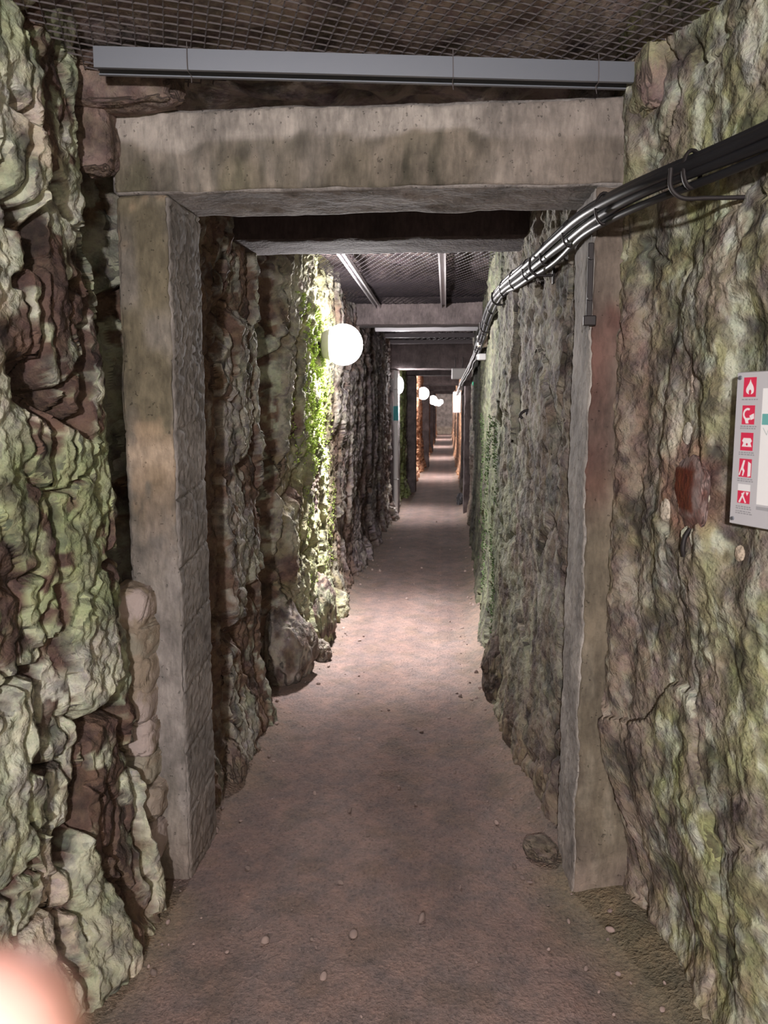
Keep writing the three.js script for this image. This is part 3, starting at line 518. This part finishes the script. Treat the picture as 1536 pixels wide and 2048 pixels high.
// ---------------------------------------------------------------- wire mesh under the roof
function expandedMesh(x0, x1, d0, d1, y, lwd, swd, ang, wave = 0.02) {
  // strands of expanded metal: zigzags along the long way of the diamonds, turned by ang in the plane of the roof
  const pos = [], idx = [], ca = Math.cos(ang), sa = Math.sin(ang), cx = (x0 + x1) / 2, cd = (d0 + d1) / 2, R = Math.hypot(x1 - x0, d1 - d0) / 2, w = 0.0029, t = 0.0018;
  const put = (u, v, du, dv) => { const x = cx + u * sa + v * ca, d = cd + u * ca - v * sa; return [x, d]; };
  for (let r = -Math.ceil(R / swd); r <= R / swd; r++) {
    for (let k = -Math.ceil(R / (lwd / 2)); k < R / (lwd / 2); k++) {
      const u0 = k * lwd / 2, u1 = u0 + lwd / 2, s0 = (k & 1) ? 1 : -1, v0 = r * swd + s0 * swd / 4 + (r & 1 ? 0 : 0), v1 = r * swd - s0 * swd / 4;
      const up = (r & 1) ? 1 : -1;                                  // neighbouring strands mirror one another, so that diamonds close
      const a = put(u0, r * swd + up * s0 * swd / 2), b = put(u1, r * swd - up * s0 * swd / 2);
      const mx = (a[0] + b[0]) / 2, md = (a[1] + b[1]) / 2;
      if (mx < baseL(md) - 0.04 || mx > baseR(md) + 0.03 || md < d0 || md > d1) continue;
      const dx = b[0] - a[0], dd = b[1] - a[1], L = Math.hypot(dx, dd), px = -dd / L * w / 2, pd = dx / L * w / 2;
      const ya = y + wave * (n2(a[0] * 2.2, a[1] * 2.2, 730) - 0.5) * 2, yb = y + wave * (n2(b[0] * 2.2, b[1] * 2.2, 730) - 0.5) * 2, o = pos.length / 3;
      for (const [p, yy] of [[a, ya], [b, yb]]) pos.push(p[0] + px, yy + t, -(p[1] + pd), p[0] - px, yy - t, -(p[1] - pd), p[0], yy + t * 1.6, -p[1]);
      idx.push(o, o + 3, o + 4, o, o + 4, o + 1, o + 1, o + 4, o + 5, o + 1, o + 5, o + 2, o + 2, o + 5, o + 3, o + 2, o + 3, o);
    }
  }
  const g = new THREE.BufferGeometry(); g.setAttribute('position', new THREE.Float32BufferAttribute(pos, 3)); g.setIndex(idx);
  const q = g.toNonIndexed(); q.computeVertexNormals(); q.setAttribute('uv', new THREE.Float32BufferAttribute(new Float32Array(q.attributes.position.count * 2), 2)); return q;
}
for (const [d0, d1, l, s] of [[0.9, 2.33, 0.052, 0.022], [2.64, 3.37, 0.052, 0.022], [3.69, 7.25, 0.06, 0.026], [7.5, 11.3, 0.11, 0.05], [11.62, 14.15, 0.12, 0.055]]) {
  const m = mesh('wire_mesh', expandedMesh(-1.25, 0.85, d0, d1, 2.405, l, s, 0.36), d0 < 3 ? M.wire : M.wireShaded, scene);
  m.userData.kind = 'stuff'; tag(m, d0 < 1 ? 'expanded metal mesh under the roof nearest the viewer' : d0 < 3 ? 'strip of metal mesh behind the nearest lintel' : d0 < 4 ? 'metal mesh with two lengthwise rails under the roof before the big lamp' : d0 < 8 ? 'metal mesh roof lining beyond the big lamp' : 'metal mesh roof lining far down the tunnel', 'mesh', null, 'stuff');
}
// ---------------------------------------------------------------- galvanised channel rails that carry the mesh
function channelGeo(len, w, h, t = 0.003) {                        // open channel lying along x, mouth down
  const s = new THREE.Shape();
  const P = [[-w / 2, 0], [-w / 2, -h], [-w / 2 + 0.010, -h], [-w / 2 + 0.010, -h + t], [-w / 2 + t, -h + t], [-w / 2 + t, -t], [w / 2 - t, -t], [w / 2 - t, -h + t], [w / 2 - 0.010, -h + t], [w / 2 - 0.010, -h], [w / 2, -h], [w / 2, 0]];
  s.moveTo(...P[0]); for (const p of P.slice(1)) s.lineTo(...p); s.closePath();
  const g = new THREE.ExtrudeGeometry(s, { depth: len, bevelEnabled: false }); g.translate(0, 0, -len / 2); g.rotateY(Math.PI / 2); return g;
}
function rail(pos, len, ry, rz, label, w = 0.05, h = 0.05, wires = [], mat = M.galvLit) {
  const g = group('mesh_rail', pos, ry); g.rotation.z = rz; tag(g, label, 'rail');
  mesh('channel', channelGeo(len, w, h), mat, g);
  for (const x of wires) mesh('tie_wire', flat([tube([[x, 0.015, w / 2 + 0.002], [x + 0.001, -h - 0.002, w / 2 + 0.003], [x + 0.004, -h - 0.003, 0], [x + 0.006, -h - 0.022, 0.004]], 0.0012, 5)]), M.wire, g);
  return g;
}
rail([-0.185, 2.390, -2.185], 1.42, 0.145, 0, 'galvanised channel rail across the roof nearest the viewer', 0.055, 0.05, [-0.48, 0.19, 0.57], M.galv);
rail([-0.61, 2.395, -5.45], 3.55, Math.PI / 2, 0, 'left one of two bright channel rails running lengthwise under the mesh', 0.045, 0.03);
rail([-0.035, 2.395, -5.45], 3.55, Math.PI / 2, 0, 'right one of two bright channel rails running lengthwise under the mesh', 0.045, 0.03);
rail([-0.2, 2.395, -9.05], 1.5, 0, 0, 'bright cross rail right of the big lamp beyond the grey beam', 0.05, 0.055);
rail([-0.2, 2.395, -9.95], 1.5, 0, 0, 'dim cross rail just beyond the bright cross rail', 0.05, 0.05, [], M.galvShaded);
rail([-0.2, 2.395, -10.9], 1.5, 0, 0, 'last dim cross rail in front of the second portal frame', 0.05, 0.05, [], M.galvShaded);

// ---------------------------------------------------------------- wall lamps
function lamp(i, label) {
  const [x, y, d, cd, down] = LAMPS[i], glow = 7;
  const g = group('wall_lamp', [x, y, -d]); tag(g, label, 'lamp', 'lamps along the left wall');
  const emis = new THREE.MeshStandardMaterial({ color: 0xffffff, emissive: LAMP_COLOR, emissiveIntensity: glow, roughness: 0.5 });
  // opal bowl facing the tunnel (+x), grey housing behind it, strap to the rock
  const prof = []; for (let k = 0; k <= 14; k++) { const a = k / 14 * Math.PI; prof.push(new THREE.Vector2(0.004 + Math.sin(a) * (i === 2 ? 0.115 : 0.128), -Math.cos(a) * (i === 2 ? 0.06 : 0.125))); }
  const bowl = new THREE.LatheGeometry(prof, 36); bowl.rotateZ(-Math.PI / 2); mesh('bowl', bowl, emis, g);
  const rim = new THREE.TorusGeometry(0.105, 0.012, 10, 36); rim.rotateY(Math.PI / 2); rim.translate(-0.052, 0, 0); mesh('rim', rim, M.greyPlastic, g);
  const house = new THREE.LatheGeometry([[0.001, -0.135], [0.075, -0.135], [0.085, -0.125], [0.10, -0.085], [0.10, -0.07]].map((p) => new THREE.Vector2(...p)), 30); house.rotateZ(-Math.PI / 2); mesh('housing', house, M.greyPlastic, g);
  mesh('bracket', flat([boxAt(0.12, 0.03, 0.02, -0.17, 0, 0)]), M.darkIron, g);
  const L = new THREE.PointLight(LAMP_COLOR, cd); L.name = numbered('lamp_light'); L.castShadow = true; L.shadow.radius = 3; L.shadow.mapSize.set(1024, 1024); g.add(L);
  if (down) {                                                       // the housing throws most of the light down the wall and onto the floor
    const S = new THREE.SpotLight(LAMP_COLOR, down, 0, 0.80, 0.9, 2); S.name = numbered('lamp_light'); S.position.set(0.02, -0.135, 0); S.target.position.set(0.06, -1.5, 0); S.castShadow = true; S.shadow.radius = 3; S.shadow.mapSize.set(1024, 1024); g.add(S, S.target);
  }
}
['wall lamp behind the viewer that lights the near rock', 'biggest and brightest glowing wall lamp, beside bright green moss', 'tall narrow glowing lamp beside the white pipe', 'second glowing lamp on the left beyond the white pipe, above green-lit rock', 'small round distant lamp before the end wall', 'tiny lamp beyond the small round distant one', 'tiny lamp second from the end wall', 'tiny lamp nearest the end wall'].forEach((l, i) => lamp(i, l));

// ---------------------------------------------------------------- moss around the big lamp and on the right wall
function mossPatch(n, seed, pick, normalSide, mat, label, size) {
  const b = []; const r = rng(seed);
  for (let k = 0; k < 5; k++) { const g = new THREE.PlaneGeometry(0.5, 1.2, 1, 3), p = g.attributes.position; for (let i = 0; i < p.count; i++) { const t = p.getY(i) / 1.2 + 0.5; p.setX(i, p.getX(i) * (0.35 + 0.9 * Math.sin(Math.PI * Math.min(0.98, t * 0.8 + 0.2)))); p.setY(i, t * 1.2); p.setZ(i, 0.55 * t * t); } g.rotateX(-0.3 - r() * 0.6); g.rotateY(k / 5 * 6.28 + r()); b.push(g); }
  const clump = flat(b); clump.computeVertexNormals();
  const im = new THREE.InstancedMesh(clump, mat, n), o = new THREE.Object3D(), cc = new THREE.Color(); let c = 0;
  for (let t = 0; t < n * 40 && c < n; t++) {
    const [d, y, ok] = pick(r); if (!ok) continue;
    const s = (normalSide < 0 ? sampleLeft : sampleRight)(d, y), k = size * (0.5 + r());
    o.position.set(s.x - normalSide * 0.001, y, -d); o.rotation.set(r() * 0.8 - 0.4 + Math.PI, r() * 6.28, normalSide * (Math.PI / 2 + 0.5 * (r() - 0.5) + 0.5)); o.scale.setScalar(k); o.updateMatrix();
    im.setMatrixAt(c, o.matrix); im.setColorAt(c, cc.setScalar(0.65 + 0.6 * r())); c++;
  }
  im.count = c; im.name = numbered('moss'); im.castShadow = im.receiveShadow = true; scene.add(im); tag(im, label, 'moss', null, 'stuff'); return im;
}
const webby = (d, y) => { const a = Math.abs(n2(d * 9 + 2 * n2(d * 3, y * 3, 5), y * 5.5, 800) - 0.5), b = Math.abs(n2(d * 16, y * 9 + 2 * n2(d * 4, y * 4, 6), 801) - 0.5); return Math.min(a, b * 1.2); };
mossPatch(9000, 31, (r) => { const d = 4.45 + 1.35 * r(), y = 1.05 + 1.08 * r(); const env = Math.exp(-Math.pow((d - 5.05) / 0.5, 2)) * sstep(1.08, 1.4, y + 0.15 * (n2(d * 6, 2, 9) - 0.5)); return [d, y, webby(d, y) < 0.10 * env || (y < 1.5 && r() < 0.15 * env && n2(d * 8, y * 8, 12) > 0.45)]; }, -1, M.moss, 'bright yellow-green lacy moss hanging on the rock around the big lamp', 0.010);
mossPatch(2200, 32, (r) => { const d = 4.5 + 1.5 * r(), y = 0.35 + 0.9 * r(); return [d, y, n2(d * 12, y * 9, 810) > 0.6]; }, -1, M.moss, 'thin scattered moss on the rock below the big lamp', 0.006);
mossPatch(5000, 33, (r) => { const d = 4.3 + 2.6 * r(), y = 0.25 + 1.2 * r(); return [d, y, fbm(d * 5, y * 4, 3, 820) > 0.5 + 0.12 * Math.abs(y - 0.75)]; }, 1, M.mossDark, 'dark green moss carpet low on the right wall past the near frame', 0.007);

// ---------------------------------------------------------------- cables along the right wall
const PATH = [[0.92, 1.95, 2.5], [0.86, 1.98, 0.4], [0.75, 2.0, -1.1], [0.60, 2.001, -1.639], [0.52, 1.994, -1.79], [0.45, 1.996, -1.96], [0.388, 2.003, -2.227], [0.358, 2.02, -2.65], [0.318, 2.026, -3.157], [0.272, 2.062, -3.92], [0.25, 2.067, -4.6], [0.24, 1.976, -5.84], [0.245, 1.92, -8.84], [0.205, 1.84, -10.9], [0.205, 1.80, -12.9], [0.20, 1.76, -14.4], [0.20, 1.755, -16.5]];
const pathCurve = new THREE.CatmullRomCurve3(PATH.map((p) => new THREE.Vector3(...p)), false, 'centripetal');
{
  const g = group('cable_bundle'); tag(g, 'bundle of glossy black cables strapped along the right wall', 'cable');
  const off = [[0, 0.030], [0.012, 0.012], [-0.006, 0.010], [0.004, -0.010], [-0.010, -0.020]], rad = [0.011, 0.0125, 0.010, 0.012, 0.009];
  off.forEach(([ox, oy], k) => {
    const pts = []; const n = 150;
    for (let i = 0; i <= n; i++) { const p = pathCurve.getPointAt(i / n), w = 0.010; pts.push(new THREE.Vector3(p.x - ox + w * (n2(p.z * 1.8, k, 830) - 0.5), p.y + oy + w * 1.3 * (n2(p.z * 1.6, k + 20, 831) - 0.5) - 0.014 * (k === 4 ? n2(p.z * 2.5, 4, 832) : 0), p.z)); }
    mesh('cable', new THREE.TubeGeometry(new THREE.CatmullRomCurve3(pts), 420, rad[k], 10), M.cable, g);
  });
  for (let i = 0; i < 15; i++) {
    const d = 1.45 + i * 0.36, u = findU(-d), p = pathCurve.getPointAt(u);
    const s = new THREE.TorusGeometry(0.033, 0.004, 6, 18); s.scale(0.70, 1.16, 1.6); const m = mesh('strap', s, M.darkIron, g); m.position.set(p.x, p.y + 0.004, p.z); const tn = pathCurve.getTangentAt(u); m.rotation.y = Math.atan2(tn.x, tn.z);
  }
}
function findU(z) { let a = 0, b = 1; for (let i = 0; i < 40; i++) { const m = (a + b) / 2; if (pathCurve.getPointAt(m).z > z) a = m; else b = m; } return a; }
function bracket(d, label, drop = 0.05) {
  const p = pathCurve.getPointAt(findU(-d)), wx = Math.min(sampleRight(d, p.y).x + 0.02, 0.42 + (d < 2.3 ? 0.3 : d > 2.7 ? 0.3 : 0));
  const g = group('cable_hook', [wx, p.y, -d]); tag(g, label, 'hook', null);
  const o = p.x - wx;
  mesh('hook', flat([tube([[0, -0.052, 0], [o * 0.7, -0.052, 0], [o - 0.012, -0.05, 0], [o - 0.034, -0.03, 0], [o - 0.036, 0.01, 0]], 0.005, 7)]), M.darkIron, g);
  mesh('plate', flat([boxAt(0.008, 0.06, 0.03, -0.006, -0.052, 0)]), M.darkIron, g);
}
bracket(1.82, 'dark iron hook under the cables nearest the viewer'); bracket(3.0, 'dark iron hook under the cables just past the near right post'); bracket(4.2, 'dark iron hook under the cables where they catch the lamp light'); bracket(5.2, 'dark iron hook under the cables close to the beige junction box');
{
  const b = group('junction_box', [0.262, 1.985, -6.02]); tag(b, 'small beige junction box hanging below the lit cables on the right', 'junction box');
  mesh('box', flat([boxAt(0.07, 0.085, 0.11, 0, 0, 0, 0.008)]), M.beige, b); mesh('lid', flat([boxAt(0.012, 0.07, 0.095, -0.038, 0, 0, 0.004)]), M.whitePlastic, b); mesh('cable_gland', flat([tube([[0, 0.04, 0], [0, 0.075, 0]], 0.012, 10, 2)]), M.darkIron, b);
  const c = group('junction_box', [0.27, 1.885, -6.3]); tag(c, 'grey junction box under the beige one on the right wall', 'junction box');
  mesh('box', flat([boxAt(0.06, 0.05, 0.09, 0, 0, 0, 0.008)]), M.greyPlastic, c); mesh('lid', flat([boxAt(0.012, 0.04, 0.075, -0.033, 0, 0, 0.004)]), M.whitePlastic, c);
  const e = group('sign_box', [0.165, 1.955, -11.05]); tag(e, 'blank white sign box hanging at the right beneath the second portal frame', 'sign box');
  mesh('case', flat([boxAt(0.20, 0.145, 0.06, 0, 0, 0, 0.01)]), M.whitePlastic, e); mesh('face', flat([boxAt(0.18, 0.125, 0.008, 0, 0, 0.031, 0.003)]), M.whitePlastic, e); for (const hx of [-0.05, 0.05]) mesh('hanger', boxAt(0.012, 0.16, 0.012, hx, 0.14, 0), M.darkIron, e);
  const gl = group('indicator_light', [0.315, 1.78, -9.6]); tag(gl, 'tiny green indicator on the right wall below the cables', 'indicator');
  mesh('body', flat([boxAt(0.05, 0.07, 0.06, 0.02, 0, 0, 0.006)]), M.darkIron, gl); const ln = new THREE.SphereGeometry(0.012, 12, 8); ln.scale(0.7, 1.8, 1); ln.translate(-0.008, 0, 0.028); mesh('lens', ln, M.green, gl);
  const w = group('notice_panel', [0.225, 1.61, -17.1], 0.5); tag(w, 'small white panel glaring on the right wall far down the tunnel', 'panel');
  mesh('panel', flat([boxAt(0.012, 0.42, 0.30, 0, 0, 0, 0.004)]), M.whitePlastic, w); mesh('frame', flat([boxAt(0.02, 0.02, 0.32, 0, 0.21, 0), boxAt(0.02, 0.02, 0.32, 0, -0.21, 0), boxAt(0.02, 0.44, 0.02, 0, 0, 0.155), boxAt(0.02, 0.44, 0.02, 0, 0, -0.155)]), M.greyPlastic, w);
}
// vertical iron flat at the top of the right post, bolt in the wall
{
  const g = group('iron_bar', [0.393, 1.74, -2.318]); tag(g, 'dark iron bar standing against the upper front edge of the right post', 'bar');
  mesh('bar', flat([boxAt(0.016, 0.22, 0.010, 0, 0.1, 0, 0.003)]), M.darkIron, g); mesh('foot', flat([boxAt(0.035, 0.028, 0.016, 0.002, 0.0, 0.002, 0.004)]), M.darkIron, g); for (const y of [0.06, 0.17]) { const b = new THREE.CylinderGeometry(0.007, 0.008, 0.008, 8); b.rotateX(Math.PI / 2); b.translate(0, y, 0.007); mesh('bolt', b, M.darkIron, g); }
  const x = sampleRight(3.43, 1.48).x, h = group('wall_anchor', [x, 1.48, -3.43]); tag(h, 'small black anchor stuck in the rock past the right post', 'anchor');
  mesh('stem', flat([tube([[0.02, 0.012, 0.01], [-0.015, 0.004, 0.004], [-0.03, -0.012, 0], [-0.02, -0.026, 0]], 0.006, 7)]), M.darkIron, h); const c = new THREE.CylinderGeometry(0.012, 0.014, 0.014, 10); c.rotateZ(Math.PI / 2); mesh('collar', c, M.darkIron, h);
}
// white pipe with teal band against the second frame's left post
{
  const g = group('pipe', [-0.70, 0, -11.18]); tag(g, 'thin white vertical pipe with a teal band far down the left wall', 'pipe');
  const t = new THREE.CylinderGeometry(0.032, 0.032, 2.0, 16); t.translate(0, 1.0, 0); mesh('tube', t, M.whitePlastic, g);
  const b = new THREE.CylinderGeometry(0.036, 0.036, 0.20, 16); b.translate(0, 1.42, 0); const bm = mesh('band', b, M.teal, g); bm.userData.label = 'teal band';
  for (const y of [0.5, 1.75]) { const c = new THREE.TorusGeometry(0.035, 0.006, 8, 18); c.rotateX(Math.PI / 2); c.translate(0, y, 0); mesh('clip', c, M.greyPlastic, g); }
}

// ---------------------------------------------------------------- safety sign on the right wall
{
  const Wd = 0.42, H = 0.315, S = 2048 / Wd, cv = document.createElement('canvas'); cv.width = 2048; cv.height = Math.round(H * S); const c = cv.getContext('2d'), px = (m) => m * S;
  c.fillStyle = '#c9c8cc'; c.fillRect(0, 0, cv.width, cv.height);
  c.fillStyle = '#fbfbfb'; c.fillRect(px(0.070), px(0.033), px(0.33), px(0.235));
  c.fillStyle = '#74b9b6'; c.fillRect(px(0.072), px(0.084), px(0.326), px(0.022));
  c.strokeStyle = '#b9c4c4'; c.lineWidth = px(0.0012); for (let k = 0; k < 14; k++) { c.beginPath(); c.moveTo(px(0.076 + 0.022 * k), px(0.112)); c.lineTo(px(0.086 + 0.022 * k), px(0.126)); c.lineTo(px(0.090 + 0.022 * k), px(0.114)); c.stroke(); }
  // plan of the galleries in thin grey lines
  c.strokeStyle = '#9aa4a6'; c.lineWidth = px(0.0016); c.beginPath(); c.moveTo(px(0.12), px(0.24)); c.lineTo(px(0.18), px(0.16)); c.lineTo(px(0.30), px(0.15)); c.lineTo(px(0.37), px(0.22)); c.moveTo(px(0.18), px(0.16)); c.lineTo(px(0.24), px(0.24)); c.lineTo(px(0.34), px(0.19)); c.stroke();
  c.fillStyle = '#a9a9ae'; c.fillRect(px(0.070), px(0.272), px(0.10), px(0.007));
  const red = '#e2395a', wht = '#fdf4f6';
  const top = [0.010, 0.067, 0.123, 0.177, 0.244], hh = [0.040, 0.039, 0.037, 0.038, 0.026];
  top.forEach((y, k) => { c.fillStyle = red; c.fillRect(px(0.018), px(y), px(0.034), px(hh[k])); });
  c.fillStyle = '#f4f4f5'; c.fillRect(px(0.018), px(0.230), px(0.034), px(0.014));
  const P = (pts) => { c.beginPath(); pts.forEach(([x, y], i) => (i ? c.lineTo(px(x), px(y)) : c.moveTo(px(x), px(y)))); c.closePath(); c.fill(); };
  c.fillStyle = wht;
  // flame
  c.beginPath(); c.moveTo(px(0.036), px(0.013)); c.bezierCurveTo(px(0.038), px(0.024), px(0.047), px(0.026), px(0.046), px(0.038)); c.bezierCurveTo(px(0.046), px(0.047), px(0.026), px(0.047), px(0.025), px(0.037)); c.bezierCurveTo(px(0.025), px(0.028), px(0.033), px(0.026), px(0.036), px(0.013)); c.fill();
  c.fillStyle = red; c.beginPath(); c.ellipse(px(0.036), px(0.040), px(0.0035), px(0.005), 0, 0, 7); c.fill(); c.fillStyle = wht;
  // call point ring and hand
  c.lineWidth = px(0.0045); c.strokeStyle = wht; c.beginPath(); c.arc(px(0.033), px(0.085), px(0.0105), 0.9, 5.2); c.stroke(); P([[0.038, 0.088], [0.050, 0.083], [0.051, 0.094], [0.042, 0.097]]); P([[0.026, 0.096], [0.034, 0.092], [0.037, 0.104], [0.029, 0.104]]);
  // telephone
  P([[0.022, 0.140], [0.026, 0.134], [0.045, 0.134], [0.049, 0.140], [0.045, 0.144], [0.049, 0.152], [0.022, 0.152], [0.026, 0.144]]); c.fillStyle = red; c.beginPath(); c.arc(px(0.0355), px(0.147), px(0.0026), 0, 7); c.fill(); c.fillStyle = wht;
  // running figure and door
  P([[0.029, 0.180], [0.034, 0.180], [0.030, 0.196], [0.034, 0.202], [0.030, 0.213], [0.027, 0.212], [0.029, 0.203], [0.025, 0.200], [0.021, 0.212], [0.018, 0.211], [0.024, 0.195]]); P([[0.042, 0.182], [0.050, 0.186], [0.050, 0.212], [0.042, 0.214]]);
  // extinguisher / crossed figure
  P([[0.021, 0.268], [0.034, 0.246], [0.038, 0.246], [0.026, 0.269]]); P([[0.028, 0.250], [0.031, 0.248], [0.043, 0.268], [0.039, 0.269]]); P([[0.040, 0.246], [0.049, 0.246], [0.044, 0.254]]);
  // captions too small to read
  c.fillStyle = '#98989e'; for (const [y, n] of [[0.054, 1], [0.109, 2], [0.163, 2], [0.218, 2], [0.276, 2], [0.286, 2]]) for (let k = 0; k < n; k++) { let x = 0.015; const r = rng(900 + y * 1e4 + k); while (x < 0.055) { const w = 0.003 + 0.005 * r(); c.fillRect(px(x), px(y + k * 0.0042), px(w), px(0.0022)); x += w + 0.0018; } }
  const tex = new THREE.CanvasTexture(cv); tex.colorSpace = THREE.SRGBColorSpace;
  const g = group('safety_sign', [0.597, 1.415, -1.725]); g.rotation.y = 0;
  tag(g, 'grey safety notice with red pictograms and a white plan on the right wall', 'sign');
  // local frame: u along the sign (towards the viewer), outward normal towards the tunnel
  const ang = Math.atan2(0.9, 0.40); g.rotation.y = -ang;             // local +x -> (cos, 0, sin)
  mesh('board', flat([boxAt(Wd, H, 0.012, Wd / 2, 0, -0.008, 0.004)]), M.greyPlastic, g);
  const f = new THREE.PlaneGeometry(Wd - 0.004, H - 0.004); f.translate(Wd / 2, 0, -0.0005); mesh('print', f, new THREE.MeshStandardMaterial({ map: tex, roughness: 0.35 }), g);
  const sc = []; for (const [u, v] of [[0.010, H / 2 - 0.012], [Wd - 0.01, H / 2 - 0.012], [0.010, -H / 2 + 0.012], [Wd - 0.01, -H / 2 + 0.012]]) { const k = new THREE.CylinderGeometry(0.004, 0.0045, 0.003, 12); k.rotateX(Math.PI / 2); k.translate(u, v, 0.001); mesh('screw', k, M.galv, g); }
}

// ---------------------------------------------------------------- hand of the photographer: a fingertip in front of the lens
{
  const R = new THREE.Matrix4().makeRotationFromEuler(camera.rotation), toW = (r, u, f) => new THREE.Vector3(r, u, -f).applyMatrix4(R).add(camera.position);
  const bones = [];                                                  // [a, b, ra, rb] in metres
  const chain = (pts, rad) => { for (let i = 1; i < pts.length; i++) bones.push([toW(...pts[i - 1]), toW(...pts[i]), rad[i - 1], rad[i]]); };
  chain([[-0.0460, -0.0616, 0.0920], [-0.064, -0.080, 0.090], [-0.082, -0.098, 0.076], [-0.105, -0.118, 0.040]], [0.0108, 0.0107, 0.0105, 0.0118]);     // index, reaching over the lens
  chain([[-0.092, -0.098, 0.090], [-0.100, -0.118, 0.088], [-0.108, -0.130, 0.066], [-0.118, -0.133, 0.034]], [0.0078, 0.0086, 0.0095, 0.0115]);        // middle
  chain([[-0.106, -0.116, 0.080], [-0.112, -0.136, 0.078], [-0.118, -0.146, 0.056], [-0.127, -0.147, 0.030]], [0.0075, 0.0082, 0.009, 0.011]);         // ring
  chain([[-0.118, -0.136, 0.064], [-0.122, -0.150, 0.062], [-0.126, -0.158, 0.044], [-0.132, -0.160, 0.024]], [0.0066, 0.0072, 0.008, 0.010]);         // little
  chain([[-0.062, -0.118, 0.048], [-0.076, -0.132, 0.030], [-0.098, -0.150, 0.006], [-0.118, -0.168, -0.022]], [0.0088, 0.010, 0.0115, 0.015]);        // thumb, from the side of the palm
  for (const k of [[-0.105, -0.118, 0.040], [-0.118, -0.133, 0.034], [-0.127, -0.147, 0.030], [-0.132, -0.160, 0.024]]) chain([k, [-0.140, -0.180, -0.040]], [0.0115, 0.017]);
  chain([[-0.140, -0.180, -0.040], [-0.150, -0.200, -0.075], [-0.165, -0.235, -0.13]], [0.021, 0.022, 0.028]);
  const box = new THREE.Box3(); for (const [a, b] of bones) { box.expandByPoint(a); box.expandByPoint(b); } box.expandByScalar(0.04);
  const ctr = box.getCenter(new THREE.Vector3()), half = Math.max(...box.getSize(new THREE.Vector3()).toArray()) / 2, N = 110;
  const mc = new MarchingCubes(N, M.skin, false, false, 400000); mc.isolation = 0; const ap = new THREE.Vector3(), ab = new THREE.Vector3(), p = new THREE.Vector3();
  for (let k = 0; k < N; k++) for (let j = 0; j < N; j++) for (let i = 0; i < N; i++) {
    p.set((i - N / 2) / (N / 2), (j - N / 2) / (N / 2), (k - N / 2) / (N / 2)).multiplyScalar(half).add(ctr);
    let s = 0; const K = 420;
    for (const [a, b, ra, rb] of bones) { ab.subVectors(b, a); ap.subVectors(p, a); const t = clamp(ap.dot(ab) / ab.lengthSq()), d = ap.addScaledVector(ab, -t).length() - lerp(ra, rb, t); s += Math.exp(-K * Math.min(d, 0.5)); }
    mc.field[i + j * N + k * N * N] = Math.log(Math.max(s, 1e-30)) / K;
  }
  mc.update();
  const n = mc.count, hg = new THREE.BufferGeometry(); hg.setAttribute('position', new THREE.BufferAttribute(mc.positionArray.slice(0, n * 3), 3)); hg.setAttribute('normal', new THREE.BufferAttribute(mc.normalArray.slice(0, n * 3), 3));
  const base = toW(-0.140, -0.180, -0.040), hp = hg.attributes.position; for (let i = 0; i < n; i++) hp.setXYZ(i, hp.getX(i) * half + ctr.x - base.x, hp.getY(i) * half + ctr.y - base.y, hp.getZ(i) * half + ctr.z - base.z);
  const g = group('hand', base.toArray()); tag(g, 'pink blurred fingertip of the photographer at the bottom left corner', 'hand');
  mesh('fingers', hg, M.skin, g);
  const nl = new THREE.SphereGeometry(1, 16, 10); nl.scale(0.0058, 0.0022, 0.0078); const nm = mesh('fingernail', nl, M.nail, g); const np = toW(-0.056, -0.071, 0.0995); nm.position.copy(np.sub(base)); nm.rotation.set(1.2, 0.6, 0.5);
}
renderer.render(scene, camera);
